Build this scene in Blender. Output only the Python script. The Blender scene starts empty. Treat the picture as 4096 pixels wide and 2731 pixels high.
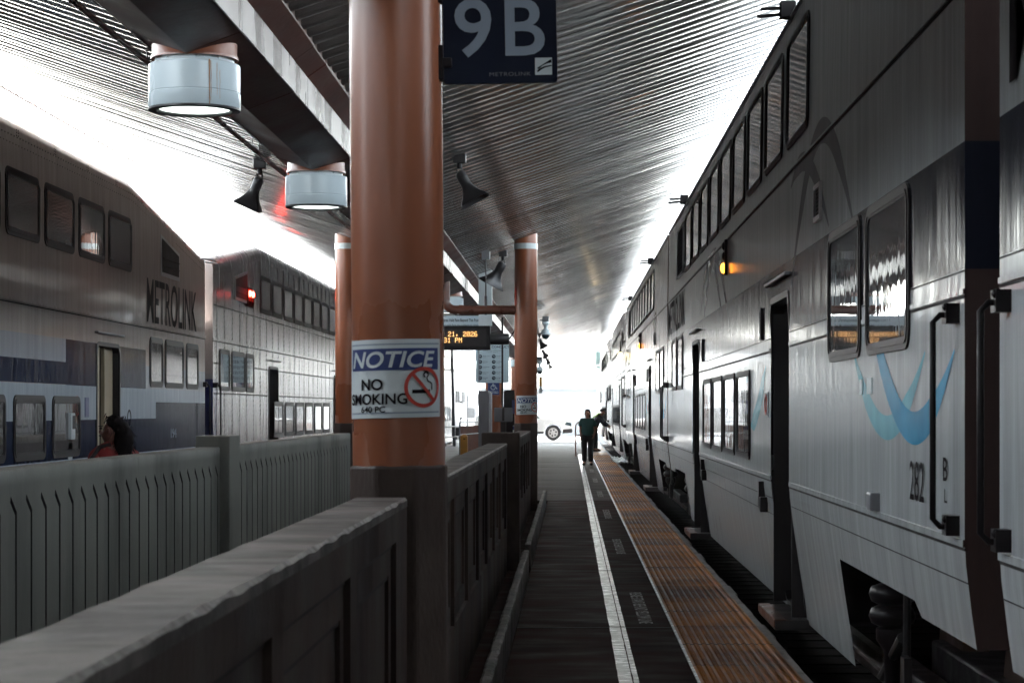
import bpy, bmesh, math, random
from mathutils import Vector, Matrix, noise
from mathutils.geometry import tessellate_polygon
random.seed(7)
R = math.radians
scene = bpy.context.scene
col = scene.collection
EYE = 1.62

# ------------------------------------------------------------------ helpers
def tag(o, label=None, cat=None, group=None, kind=None):
    if label: o['label'] = label
    if cat: o['category'] = cat
    if group: o['group'] = group
    if kind: o['kind'] = kind
    return o

def empty(name, loc=(0, 0, 0), rz=0, parent=None):
    o = bpy.data.objects.new(name, None)
    o.empty_display_size = .1
    o.location = loc
    o.rotation_euler = (0, 0, rz)
    col.objects.link(o)
    if parent: o.parent = parent
    return o

KIDS = {}
def children(o):
    return KIDS.get(o.name, [])

def setparent(o, p):
    if p is not None:
        o.parent = p
        KIDS.setdefault(p.name, []).append(o)

def copy_tree(o, parent=None):
    c = o.copy()
    col.objects.link(c)
    if parent is not None: setparent(c, parent)
    for ch in list(children(o)): copy_tree(ch, c)
    return c

class MB:
    """collects geometry for ONE mesh object"""
    def __init__(s): s.v = []; s.f = []
    def add(s, vs, fs):
        b = len(s.v)
        s.v += [tuple(p) for p in vs]
        s.f += [tuple(i + b for i in f) for f in fs]
        return s
    def box(s, x0, x1, y0, y1, z0, z1):
        vs = [(x, y, z) for z in (z0, z1) for y in (y0, y1) for x in (x0, x1)]
        return s.add(vs, [(0, 2, 3, 1), (4, 5, 7, 6), (0, 1, 5, 4), (2, 6, 7, 3), (0, 4, 6, 2), (1, 3, 7, 5)])
    def obox(s, c, ax, ay, az):
        c, ax, ay, az = Vector(c), Vector(ax), Vector(ay), Vector(az)
        vs = [c + ax * i + ay * j + az * k for k in (-1, 1) for j in (-1, 1) for i in (-1, 1)]
        return s.add(vs, [(0, 2, 3, 1), (4, 5, 7, 6), (0, 1, 5, 4), (2, 6, 7, 3), (0, 4, 6, 2), (1, 3, 7, 5)])
    def quad(s, a, b, c, d): return s.add([a, b, c, d], [(0, 1, 2, 3)])
    def tube(s, pts, r, n=10, cap=True):
        pts = [Vector(p) for p in pts]
        rs = r if isinstance(r, (list, tuple)) else [r] * len(pts)
        rings = []
        up = None
        for i, p in enumerate(pts):
            d = (pts[min(i + 1, len(pts) - 1)] - pts[max(i - 1, 0)]).normalized()
            if up is None: up = Vector((0, 0, 1)) if abs(d.z) < .9 else Vector((1, 0, 0))
            a = d.cross(up).normalized()
            up = a.cross(d).normalized()
            rings.append([p + (a * math.cos(2 * math.pi * k / n) + up * math.sin(2 * math.pi * k / n)) * rs[i] for k in range(n)])
        vs = [q for g in rings for q in g]
        fs = []
        for i in range(len(pts) - 1):
            for k in range(n):
                k2 = (k + 1) % n
                fs.append((i * n + k, i * n + k2, (i + 1) * n + k2, (i + 1) * n + k))
        if cap:
            fs.append(tuple(range(n))[::-1])
            fs.append(tuple((len(pts) - 1) * n + k for k in range(n)))
        return s.add(vs, fs)
    def lathe(s, prof, c=(0, 0, 0), n=24, axis='z'):
        """prof: list of (radius, height)"""
        vs = []; fs = []
        for r, h in prof:
            for k in range(n):
                a = 2 * math.pi * k / n
                p = (r * math.cos(a), r * math.sin(a), h)
                if axis == 'y': p = (p[0], p[2], p[1])
                if axis == 'x': p = (p[2], p[0], p[1])
                vs.append((p[0] + c[0], p[1] + c[1], p[2] + c[2]))
        for i in range(len(prof) - 1):
            for k in range(n):
                k2 = (k + 1) % n
                fs.append((i * n + k, i * n + k2, (i + 1) * n + k2, (i + 1) * n + k))
        fs.append(tuple(range(n)))
        fs.append(tuple((len(prof) - 1) * n + k for k in range(n)))
        return s.add(vs, fs)
    def sphere(s, c, r, n=10, m=6, sc=(1, 1, 1)):
        prof = []
        vs = []; fs = []
        for i in range(m + 1):
            t = math.pi * i / m
            for k in range(n):
                a = 2 * math.pi * k / n
                vs.append((c[0] + r * sc[0] * math.sin(t) * math.cos(a), c[1] + r * sc[1] * math.sin(t) * math.sin(a), c[2] + r * sc[2] * math.cos(t)))
        for i in range(m):
            for k in range(n):
                k2 = (k + 1) % n
                fs.append((i * n + k, (i + 1) * n + k, (i + 1) * n + k2, i * n + k2))
        return s.add(vs, fs)
    def plate(s, outline, holes, to3, d0, d1):
        """2D outline with holes, extruded between depths d0..d1; to3(u, v, d)"""
        polys = [[Vector((u, v, 0)) for u, v in p] for p in [outline] + list(holes)]
        flat = [p for q in polys for p in q]
        tris = tessellate_polygon(polys)
        n = len(flat)
        vs = [to3(p.x, p.y, d0) for p in flat] + [to3(p.x, p.y, d1) for p in flat]
        fs = [tuple(t) for t in tris] + [tuple(i + n for i in t)[::-1] for t in tris]
        b = 0
        for q in polys:
            m = len(q)
            for i in range(m):
                j = (i + 1) % m
                fs.append((b + i, b + j, n + b + j, n + b + i))
            b += m
        return s.add(vs, fs)
    def flat(s, tris2d, to3):
        vs, fs = tris2d
        return s.add([to3(u, v) for u, v in vs], fs)
    def build(s, name, m, parent=None, smooth=None, bevel=0, loc=None, fix=True, flip=False):
        me = bpy.data.meshes.new(name)
        me.from_pydata(s.v, [], s.f)
        if fix:
            bm = bmesh.new(); bm.from_mesh(me)
            bmesh.ops.remove_doubles(bm, verts=bm.verts, dist=1e-5)
            bmesh.ops.recalc_face_normals(bm, faces=bm.faces)
            bm.to_mesh(me); bm.free()
        if smooth:
            me.shade_smooth()
            me.set_sharp_from_angle(angle=R(smooth))
        ms = m if isinstance(m, list) else [m]
        for x in ms: me.materials.append(x)
        me.update()
        o = bpy.data.objects.new(name, me)
        col.objects.link(o)
        if loc: o.location = loc
        setparent(o, parent)
        if bevel:
            b = o.modifiers.new('Bevel', 'BEVEL'); b.width = bevel; b.segments = 2; b.limit_method = 'ANGLE'; b.angle_limit = R(40)
        return o

def rrect(u0, u1, v0, v1, r, n=4):
    pts = []
    for cu, cv, a0 in ((u1 - r, v1 - r, 0), (u0 + r, v1 - r, 90), (u0 + r, v0 + r, 180), (u1 - r, v0 + r, 270)):
        for k in range(n + 1):
            a = R(a0 + 90 * k / n)
            pts.append((cu + r * math.cos(a), cv + r * math.sin(a)))
    return pts

def circ(cu, cv, r, n=32, ry=None):
    ry = r if ry is None else ry
    return [(cu + r * math.cos(2 * math.pi * k / n), cv + ry * math.sin(2 * math.pi * k / n)) for k in range(n)]

_TC = {}
def text2d(s, h=1.0, sx=1.0, shear=0, bold=0.0, align='LEFT', space=1.0):
    """flat triangles of a string; cap height h, baseline at 0"""
    key = (s, sx, shear, bold, align, space)
    if key not in _TC:
        cu = bpy.data.curves.new('letters', 'FONT')
        cu.body = s; cu.size = 1; cu.offset = bold; cu.space_character = space
        cu.resolution_u = 4; cu.fill_mode = 'FRONT'
        o = bpy.data.objects.new('letters', cu); col.objects.link(o)
        dg = bpy.context.evaluated_depsgraph_get()
        me = bpy.data.meshes.new_from_object(o.evaluated_get(dg))
        vs = [(v.co.x, v.co.y) for v in me.vertices]; fs = [tuple(p.vertices) for p in me.polygons]
        bpy.data.objects.remove(o); bpy.data.curves.remove(cu); bpy.data.meshes.remove(me)
        k = 1 / CAPH[0]
        vs = [((x + shear * y) * k * sx, y * k) for x, y in vs]
        x0 = min(x for x, y in vs); x1 = max(x for x, y in vs)
        dx = -x0 if align == 'LEFT' else (-(x0 + x1) / 2 if align == 'CENTER' else -x1)
        _TC[key] = ([(x + dx, y) for x, y in vs], fs)
    vs, fs = _TC[key]
    return [(x * h, y * h) for x, y in vs], fs
CAPH = [1.0]
_v, _f = text2d('H')
CAPH[0] = max(y for x, y in _v); _TC.clear()

# ------------------------------------------------------------------ materials
def nodes_of(name):
    m = bpy.data.materials.new(name); m.use_nodes = True
    nt = m.node_tree
    return m, nt, nt.nodes['Principled BSDF'], nt.nodes, nt.links

def mat(name, base, rough=.5, metal=0, var=.2, scale=3, bump=0, bscale=30, stretch=(1, 1, 1), spec=.5, coat=0, rvar=.1, bstretch=None, detail=6, dark=None, dthr=.6):
    m, nt, p, N, L = nodes_of(name)
    tc = N.new('ShaderNodeTexCoord')
    mp = N.new('ShaderNodeMapping'); mp.inputs['Scale'].default_value = stretch
    L.new(tc.outputs['Object'], mp.inputs['Vector'])
    nz = N.new('ShaderNodeTexNoise'); nz.inputs['Scale'].default_value = scale; nz.inputs['Detail'].default_value = detail
    L.new(mp.outputs['Vector'], nz.inputs['Vector'])
    rp = N.new('ShaderNodeValToRGB')
    rp.color_ramp.elements[0].position = .3; rp.color_ramp.elements[1].position = .7
    rp.color_ramp.elements[0].color = [max(0, c * (1 - var)) for c in base] + [1]
    rp.color_ramp.elements[1].color = [min(1, c * (1 + var)) for c in base] + [1]
    L.new(nz.outputs['Fac'], rp.inputs['Fac'])
    out = rp.outputs['Color']
    if dark:
        n2 = N.new('ShaderNodeTexNoise'); n2.inputs['Scale'].default_value = scale * .35; n2.inputs['Detail'].default_value = 8
        n2.inputs['Roughness'].default_value = .65
        L.new(mp.outputs['Vector'], n2.inputs['Vector'])
        r2 = N.new('ShaderNodeValToRGB'); r2.color_ramp.elements[0].position = dthr - .08; r2.color_ramp.elements[1].position = dthr + .08
        L.new(n2.outputs['Fac'], r2.inputs['Fac'])
        mx = N.new('ShaderNodeMix'); mx.data_type = 'RGBA'
        L.new(r2.outputs['Color'], mx.inputs[0]); L.new(out, mx.inputs[6]); mx.inputs[7].default_value = (*dark, 1)
        out = mx.outputs[2]
    L.new(out, p.inputs['Base Color'])
    mr = N.new('ShaderNodeMapRange'); mr.inputs['To Min'].default_value = max(.02, rough - rvar); mr.inputs['To Max'].default_value = min(1, rough + rvar)
    mr.inputs['From Min'].default_value = .3; mr.inputs['From Max'].default_value = .7
    L.new(nz.outputs['Fac'], mr.inputs['Value']); L.new(mr.outputs['Result'], p.inputs['Roughness'])
    p.inputs['Metallic'].default_value = metal
    p.inputs['Specular IOR Level'].default_value = spec
    p.inputs['Coat Weight'].default_value = coat
    p.inputs['Coat Roughness'].default_value = .08
    if bump:
        m2 = N.new('ShaderNodeMapping'); m2.inputs['Scale'].default_value = bstretch or stretch
        L.new(tc.outputs['Object'], m2.inputs['Vector'])
        nb = N.new('ShaderNodeTexNoise'); nb.inputs['Scale'].default_value = bscale; nb.inputs['Detail'].default_value = 4
        L.new(m2.outputs['Vector'], nb.inputs['Vector'])
        bp = N.new('ShaderNodeBump'); bp.inputs['Strength'].default_value = 1; bp.inputs['Distance'].default_value = bump
        L.new(nb.outputs['Fac'], bp.inputs['Height']); L.new(bp.outputs['Normal'], p.inputs['Normal'])
        if coat: L.new(bp.outputs['Normal'], p.inputs['Coat Normal'])
    return m

def emit(name, colr, strength, base=(.5, .5, .5)):
    m, nt, p, N, L = nodes_of(name)
    p.inputs['Base Color'].default_value = (*base, 1)
    p.inputs['Emission Color'].default_value = (*colr, 1)
    p.inputs['Emission Strength'].default_value = strength
    return m

def math_node(N, L, op, a, b=None, c=None):
    n = N.new('ShaderNodeMath'); n.operation = op
    for i, x in enumerate((a, b, c)):
        if x is None: continue
        if isinstance(x, (int, float)): n.inputs[i].default_value = x
        else: L.new(x, n.inputs[i])
    return n.outputs[0]

def between(N, L, v, lo, hi):
    return math_node(N, L, 'MULTIPLY', math_node(N, L, 'GREATER_THAN', v, lo), math_node(N, L, 'LESS_THAN', v, hi))

def train_paint(name, base, rects, rough=.2, metal=.25, wob=.0035, wscale=1.0, grime_sheen=.35, rip=(1, 8, .9), spec=.5):
    """rects: list of (u0, u1, z0, z1, colour) painted areas in the car's own coordinates"""
    m, nt, p, N, L = nodes_of(name)
    tc = N.new('ShaderNodeTexCoord'); sp = N.new('ShaderNodeSeparateXYZ')
    L.new(tc.outputs['Object'], sp.inputs[0])
    cur = None
    rgb = N.new('ShaderNodeRGB'); rgb.outputs[0].default_value = (*base, 1); cur = rgb.outputs[0]
    for (u0, u1, z0, z1, c) in rects:
        msk = math_node(N, L, 'MULTIPLY', between(N, L, sp.outputs['Y'], u0, u1), between(N, L, sp.outputs['Z'], z0, z1))
        mx = N.new('ShaderNodeMix'); mx.data_type = 'RGBA'
        L.new(msk, mx.inputs[0]); L.new(cur, mx.inputs[6]); mx.inputs[7].default_value = (*c, 1)
        cur = mx.outputs[2]
    mp = N.new('ShaderNodeMapping'); mp.inputs['Scale'].default_value = (1, 2.6, .22); L.new(tc.outputs['Object'], mp.inputs['Vector'])  # upright streaks: grime, and painted stand-ins for streaked reflections
    nz = N.new('ShaderNodeTexNoise'); nz.inputs['Scale'].default_value = 2.6; nz.inputs['Detail'].default_value = 8; nz.inputs['Roughness'].default_value = .7
    L.new(mp.outputs['Vector'], nz.inputs['Vector'])
    rp = N.new('ShaderNodeMapRange'); rp.inputs['From Min'].default_value = .3; rp.inputs['From Max'].default_value = .75
    rp.inputs['To Min'].default_value = 1; rp.inputs['To Max'].default_value = 1 - grime_sheen
    L.new(nz.outputs['Fac'], rp.inputs['Value'])
    mm = N.new('ShaderNodeMix'); mm.data_type = 'RGBA'; mm.blend_type = 'MULTIPLY'; mm.inputs[0].default_value = 1
    L.new(cur, mm.inputs[6]); L.new(rp.outputs['Result'], mm.inputs[7])
    L.new(mm.outputs[2], p.inputs['Base Color'])
    p.inputs['Metallic'].default_value = metal; p.inputs['Specular IOR Level'].default_value = spec
    mr = N.new('ShaderNodeMapRange'); mr.inputs['To Min'].default_value = max(.03, rough - .06); mr.inputs['To Max'].default_value = rough + .1
    mr.inputs['From Min'].default_value = .35; mr.inputs['From Max'].default_value = .7
    L.new(nz.outputs['Fac'], mr.inputs['Value']); L.new(mr.outputs['Result'], p.inputs['Roughness'])
    # sheet metal is never flat: ripples that run up and down the side
    m2 = N.new('ShaderNodeMapping'); m2.inputs['Scale'].default_value = rip; L.new(tc.outputs['Object'], m2.inputs['Vector'])
    nb = N.new('ShaderNodeTexNoise'); nb.inputs['Scale'].default_value = wscale; nb.inputs['Detail'].default_value = 3; nb.inputs['Roughness'].default_value = .55
    L.new(m2.outputs['Vector'], nb.inputs['Vector'])
    bp = N.new('ShaderNodeBump'); bp.inputs['Strength'].default_value = 1; bp.inputs['Distance'].default_value = wob
    L.new(nb.outputs['Fac'], bp.inputs['Height']); L.new(bp.outputs['Normal'], p.inputs['Normal'])
    return m

def glass_pane(name, base=(.42, .42, .43), wob=.002, rough=.02, metal=.5):
    m, nt, p, N, L = nodes_of(name)
    p.inputs['Base Color'].default_value = (*base, 1); p.inputs['Roughness'].default_value = rough
    p.inputs['Metallic'].default_value = metal; p.inputs['Specular IOR Level'].default_value = 1.0; p.inputs['IOR'].default_value = 1.75
    tc = N.new('ShaderNodeTexCoord'); m2 = N.new('ShaderNodeMapping'); m2.inputs['Scale'].default_value = (1, 3.2, 1.0)
    L.new(tc.outputs['Object'], m2.inputs['Vector'])
    nb = N.new('ShaderNodeTexNoise'); nb.inputs['Scale'].default_value = 2.6; nb.inputs['Detail'].default_value = 2
    L.new(m2.outputs['Vector'], nb.inputs['Vector'])
    bp = N.new('ShaderNodeBump'); bp.inputs['Distance'].default_value = wob
    L.new(nb.outputs['Fac'], bp.inputs['Height']); L.new(bp.outputs['Normal'], p.inputs['Normal'])
    return m

M = {}
M['concrete'] = mat('weathered_concrete', (.070, .050, .042), .6, var=.45, scale=2.2, bump=.004, bscale=55, stretch=(1, 1, .45), dark=(.022, .0135, .0125), dthr=.54, rvar=.15, spec=.22)
M['fence_concrete'] = mat('cast_concrete', (.16, .163, .145), .65, var=.22, scale=1.8, bump=.002, bscale=60, stretch=(1, 1, .3), dark=(.075, .075, .066), dthr=.58, spec=.3)
M['coping'] = mat('worn_lit_coping', (.15, .13, .12), .55, var=.5, scale=7, bump=.004, bscale=40, stretch=(.6, 1, 1), dark=(.038, .029, .026), dthr=.47, rvar=.12)  # top coloured paler than the wall faces: wear plus the light it catches
M['worn_lit_edge'] = mat('worn_lit_edge', (.30, .28, .26), .5, var=.4, scale=30, bump=.004, bscale=60, dark=(.10, .085, .08), dthr=.52)  # pale edge colour holds both wear and grazing light
M['curb'] = mat('chipped_curb_concrete', (.13, .11, .10), .5, var=.35, scale=6, bump=.01, bscale=30, dark=(.03, .024, .022), dthr=.5)
M['slot'] = mat('slot_lip_shade', (.03, .028, .027), .8, var=.2)
M['platform'] = mat('platform_concrete', (.027, .0105, .009), .64, var=.5, scale=3.0, bump=.0015, bscale=18, stretch=(.55, 1.0, 1), dark=(.015, .0065, .006), dthr=.57, rvar=.16, bstretch=(.8, 1.4, 1), spec=.02)
M['platform_pale'] = mat('platform_concrete_pale', (.031, .0195, .0165), .58, var=.5, scale=2.2, bump=.003, bscale=14, stretch=(.14, 1.8, 1), dark=(.019, .011, .010), dthr=.56, rvar=.15, bstretch=(.4, 2, 1), spec=.10)
M['white_paint'] = mat('worn_white_paint', (.90, .90, .88), .24, var=.12, scale=8, bump=.003, bscale=40, stretch=(1, 2.5, 1), dark=(.42, .40, .37), dthr=.68, spec=.9)
M['stencil'] = mat('stencil_paint', (.26, .245, .235), .5, var=.3, scale=14, dark=(.10, .085, .08), dthr=.57)
M['tactile'] = mat('tactile_yellow', (.38, .125, .010), .42, var=.3, scale=1.3, stretch=(1, .9, 1), dark=(.13, .038, .006), dthr=.54, rvar=.1, spec=.2)
_m = M['tactile']; _N = _m.node_tree.nodes; _L = _m.node_tree.links; _p = _N['Principled BSDF']
_src = _p.inputs['Base Color'].links[0].from_socket
_tc = _N.new('ShaderNodeTexCoord'); _sp = _N.new('ShaderNodeSeparateXYZ'); _L.new(_tc.outputs['Object'], _sp.inputs[0])
_q = math_node(_N, _L, 'DIVIDE', math_node(_N, _L, 'SUBTRACT', _sp.outputs['Y'], 4.0), 1.22)
_wn = _N.new('ShaderNodeTexWhiteNoise'); _wn.noise_dimensions = '1D'; _L.new(math_node(_N, _L, 'FLOOR', _q), _wn.inputs['W'])
_v = math_node(_N, _L, 'MULTIPLY_ADD', _wn.outputs['Value'], .5, .70)
_fr = math_node(_N, _L, 'FRACT', _q)
_jn = math_node(_N, _L, 'MULTIPLY_ADD', math_node(_N, _L, 'MULTIPLY', math_node(_N, _L, 'GREATER_THAN', _fr, .022), math_node(_N, _L, 'LESS_THAN', _fr, .978)), .82, .18)
_mx = _N.new('ShaderNodeMix'); _mx.data_type = 'RGBA'; _mx.blend_type = 'MULTIPLY'; _mx.inputs[0].default_value = 1
_L.new(_src, _mx.inputs[6]); _L.new(math_node(_N, _L, 'MULTIPLY', _v, _jn), _mx.inputs[7]); _L.new(_mx.outputs[2], _p.inputs['Base Color'])
M['edge'] = mat('edge_concrete', (.20, .19, .18), .6, var=.3, scale=7, bump=.005, bscale=40, dark=(.06, .05, .048), dthr=.58)
M['ballast'] = mat('ballast', (.006, .0042, .0038), .95, var=.5, scale=14, bump=.03, bscale=16, spec=.08)
M['rail_steel'] = mat('rail_steel', (.05, .03, .022), .4, metal=.7, var=.2)
M['tie'] = mat('oily_tie', (.006, .0042, .004), .95, var=.3, spec=.1)
M['ground'] = mat('yard_ground', (.30, .29, .27), .9, var=.15, scale=.6, bump=.02, bscale=6)
M['road'] = mat('asphalt', (.22, .215, .21), .85, var=.15, scale=3)
M['terracotta'] = mat('terracotta_paint', (.225, .070, .030), .31, var=.16, scale=1.6, bump=.0012, bscale=5, stretch=(1, 1, .5), rvar=.08, dark=(.15, .042, .018), dthr=.6)
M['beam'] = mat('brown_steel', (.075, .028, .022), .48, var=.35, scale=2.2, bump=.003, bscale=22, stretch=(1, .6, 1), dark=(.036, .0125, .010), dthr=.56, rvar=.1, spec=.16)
M['beam_side'] = mat('brown_steel_lit', (.22, .18, .175), .3, var=.3, scale=3, bump=.002, bscale=24, stretch=(1, .8, .3), dark=(.2, .15, .14), dthr=.62, rvar=.10)  # paler copy of the brown steel, with the light on the beam sides painted in
M['deck'] = mat('galvanised_deck', (.54, .525, .515), .19, metal=.90, var=.16, scale=.9, bump=0, bscale=7, stretch=(.25, 2.2, 1), dark=(.36, .34, .33), dthr=.58, rvar=.02, bstretch=(.5, 2, 1))
M['pipe'] = mat('brown_pipe', (.10, .036, .022), .35, var=.25, scale=5)
M['lamp'] = mat('lamp_enamel', (.56, .64, .67), .25, var=.08, scale=2, stretch=(1, 1, .3), rvar=.05)
M['lamp_rim'] = mat('lamp_rim', (.03, .03, .03), .4)
M['rust'] = mat('rust_streak', (.42, .2, .07), .6, var=.3, scale=20)
M['lamp_glow'] = emit('lamp_lens', (.86, 1, .95), .25)
M['black'] = mat('black_metal', (.010, .008, .009), .42, var=.3, scale=6, spec=.14)
M['black_rubber'] = mat('black_rubber', (.008, .006, .007), .42, var=.05, scale=2, rvar=.01, spec=.18)
M['horn'] = mat('horn_grey', (.022, .020, .021), .38, var=.15)
M['void'] = mat('dark_interior', (.012, .009, .009), .8, var=.2)
M['white_sign'] = mat('sign_white', (.50, .55, .56), .4, var=.05, scale=4)
M['sign_blue'] = mat('sign_blue', (.012, .028, .13), .4, var=.08)
M['sign_navy'] = mat('sign_navy', (.0035, .006, .017), .6, var=.1, spec=.15)
M['ink'] = mat('ink_black', (.008, .006, .008), .6, var=.1, spec=.02)
M['red'] = mat('sign_red', (.42, .035, .02), .45, var=.08)
M['grey_letters'] = mat('sign_letters_grey', (.21, .25, .30), .45, var=.05)
M['paleblue'] = mat('pale_sign', (.42, .52, .56), .45, var=.05)
M['grey_box'] = mat('grey_steel', (.17, .175, .19), .4, var=.1, metal=.2)
M['yellow'] = mat('bollard_yellow', (.42, .18, .015), .45, var=.15)
M['gate_brown'] = mat('gate_brown', (.22, .08, .05), .5, var=.2)
M['led'] = emit('led_amber', (1, .48, .10), .16)
M['orange_lamp'] = emit('orange_lamp', (1, .30, .03), .38)
M['red_lamp'] = emit('red_lamp', (1, .02, .01), 7)
M['head_lamp'] = emit('head_lamp', (1, .75, .35), .7)
M['pane_upper'] = glass_pane('upper_window_glass', base=(.78, .78, .78), wob=.0005, metal=1)
M['pane'] = glass_pane('window_glass', base=(.2, .2, .2), wob=.0006, metal=.5)
M['left_pane'] = glass_pane('left_window_glass', base=(.2, .19, .19), wob=.0008, metal=.5)
NAVY = (.020, .022, .034)
LNAVY = (.022, .030, .060)
M['right_paint'] = train_paint('right_car_paint', (.46, .48, .485), [(-1, .003, 0, 6, (.075, .05, .046)), (-1, 27, 2.175, 2.68, NAVY)], rough=.13, metal=.03, wob=.0045, rip=(1, 5, .7), spec=.02, grime_sheen=.45)
LW = (.42, .47, .52)
M['left_paint'] = train_paint('left_car_paint', (.52, .445, .405), [(-1, 16, 2.15, 2.41, (.40, .41, .44)), (-1, 16, 1.9, 2.15, LNAVY), (16, 20.6, 1.88, 2.41, LNAVY), (20.6, 27, 1.72, 2.2, (.44, .46, .48)),  # first pale band paints in a bluish reflection along the side
                                (-1, 27, 1.5, 1.895, LW), (21.3, 27, 1.06, 1.72, LNAVY), (-1, 27, 1.06, 1.5, LNAVY), (-1, 27, .85, 1.06, LW)], rough=.12, metal=.03, wob=.003, rip=(1, 4, .8), spec=.014)
M['alu_paint'] = train_paint('riveted_aluminium', (.31, .30, .305), [(-1, .45, 1.2, 2.1, (.03, .035, .14))], rough=.22, metal=.75, wob=.006, wscale=1.0, grime_sheen=.3, rip=(1, 2.2, 1.6))
M['far_paint'] = train_paint('far_car_paint', (.6, .6, .6), [], rough=.25, metal=.3, grime_sheen=.2)
M['seam'] = mat('seam_dark', (.02, .017, .017), .6, spec=.05)
M['trim'] = mat('trim_alu', (.34, .34, .35), .4, metal=.3, var=.15, scale=5)
M['beige'] = mat('door_beige', (.36, .29, .19), .5, var=.15)
M['ribbon_grey'] = mat('ribbon_grey', (.16, .16, .17), .16, var=.08, spec=.01)
M['ribbon_blue'] = mat('ribbon_blue', (.055, .25, .40), .16, var=.15, spec=.01)
M['ribbon_teal'] = mat('ribbon_teal', (.15, .36, .42), .16, var=.15, spec=.01)
M['skin'] = mat('skin_tone', (.24, .11, .07), .5, var=.1)
M['skin_dark'] = mat('skin_tone_dark', (.13, .05, .035), .5, var=.1)  # deeper skin tone for the woman in the hoodie
M['hair'] = mat('dark_hair', (.006, .0035, .0035), .75, var=.4, scale=20, bump=.004, bscale=60, spec=.15)
M['hoodie'] = mat('red_hoodie', (.16, .006, .005), .85, var=.2, scale=8, bump=.004, bscale=60)
M['polo'] = mat('green_polo', (.005, .046, .038), .8, var=.15, scale=8)
M['trousers'] = mat('black_trousers', (.006, .005, .006), .85, var=.2, scale=8)
M['vest'] = mat('dark_jacket', (.016, .018, .025), .8, var=.2)
M['lime'] = mat('reflective_lime', (.35, .6, .08), .5, var=.1)
M['suv'] = mat('white_car_paint', (.75, .77, .78), .25, var=.04)
M['car_glass'] = mat('car_glass', (.03, .05, .06), .08, var=.1)
M['tyre'] = mat('tyre', (.03, .03, .033), .8, var=.2)
M['alloy'] = mat('alloy_rim', (.6, .6, .6), .35, metal=.6, var=.1)
M['pale_wall'] = mat('pale_render', (.085, .088, .09), .9, var=.1, scale=.4)
M['mast'] = mat('mast_grey', (.03, .035, .04), .6, var=.1)
M['foliage'] = mat('foliage', (.035, .05, .03), .9, var=.4, scale=2)
M['plastic'] = mat('plastic_sheet', (.65, .7, .72), .3, var=.2, scale=8)

# ------------------------------------------------------------------ setting: ground, platforms, tracks
def sheet(name, x0, x1, y0, y1, z, m, kind='structure', thick=None):
    b = MB()
    if thick: b.box(x0, x1, y0, y1, z - thick, z)
    else: b.quad((x0, y0, z), (x1, y0, z), (x1, y1, z), (x0, y1, z))
    o = b.build(name, m)
    o['kind'] = kind
    return o

YB, YE = -34.0, 118.0
sheet('ground', -260, 260, -120, 760, -1.6, M['ground'])
# yard level around the station, leaving out the pit between the ramp walls
b = MB()
for (x0, x1, y0, y1) in ((-60, -5.35, -60, 130), (1.46, 60, -60, 130)):
    b.box(x0, x1, y0, y1, -1.59, -.42)
tag(b.build('track_bed', M['ballast']), kind='structure')
b = MB(); b.box(4.75, 9.5, -62, 128, -1.58, 0)  # unseen slab added to block light reaching under the right train
tag(b.build('east_light_blocker', M['platform_pale']), kind='structure')
sheet('yard_surface_east', 9.52, 58, -58, 128, -.40, M['ground'])
sheet('yard_surface_west', -58, -9.6, -58, 128, -.40, M['ground'])

JOINTS = [16.2 + 5.65 * k for k in range(-7, 19)]
# platform east strip: slabs between joints, a real 12 mm gap at each joint
b = MB(); b2 = MB()
for i in range(len(JOINTS) - 1):
    y0, y1 = JOINTS[i] + .015, JOINTS[i + 1] - .015
    (b if y0 < 36 else b2).box(-.40 if y0 < 36 else -3.45, 1.30, y0, y1, -1.58, 0 + random.uniform(-.001, .001))
tag(b.build('platform', M['platform'], bevel=.006), kind='structure')
tag(b2.build('platform_far_end', M['platform_pale'], bevel=.006), kind='structure')
b = MB(); b.box(-3.45, 1.30, -34, 118, -1.59, -.06)
bb = MB(); bb.box(-.40, 1.30, -34, 38, -1.59, -.06); bb.box(-3.45, 1.30, 38, 118, -1.59, -.06)
tag(bb.build('platform_base', M['slot']), kind='structure')
sheet('ramp_floor', -3.45, -.40, -34, 38.0, -1.2, M['platform'], thick=.3)
sheet('platform_west', -5.35, -3.452, -62, 118, 0, M['platform_pale'], thick=1.58)
# pale platform edge strip along the rails
b = MB()
y = -34
while y < 117.5:
    b.box(1.30, 1.46 + random.uniform(-.012, .012), y + .004, y + .9, -1.57, .003 + random.uniform(-.002, .002))
    y += .9
tag(b.build('platform_edge', M['edge'], bevel=.01), kind='structure')
b = MB(); b.box(-.4, 1.46, 118, 119, -1.58, 0)
sheet('road', -40, 1.2, 104.6, 130, .012, M['road'])

b = MB()
for y in JOINTS[1:-1]:
    b.box(-.40 if y < 36 else -3.45, 1.30, y - .030, y + .030, -.02, .0016)
tag(b.build('platform_joint', M['slot']), kind='structure')
# white line (wide + narrow strip)
b = MB()
for i in range(len(JOINTS) - 1):
    y0, y1 = JOINTS[i] + .035, JOINTS[i + 1] - .035
    if y0 > 74 or y1 < -20: continue
    n = 40
    prev = None
    for xs0, xs1 in ((.292, .372), (.380, .412)):
        vs = []; fs = []
        for k in range(n + 1):
            y = y0 + (y1 - y0) * k / n
            j = noise.noise((xs0 * 50, y * 3, 1)) * .005
            vs += [(xs0 + j, y, .0045), (xs1 + noise.noise((xs1 * 70, y * 3, 7)) * .003, y, .0045)]
            if k: fs.append((2 * k - 2, 2 * k - 1, 2 * k + 1, 2 * k))
        b.add(vs, fs)
tag(b.build('white_line', M['white_paint'], fix=False), kind='structure')
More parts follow.
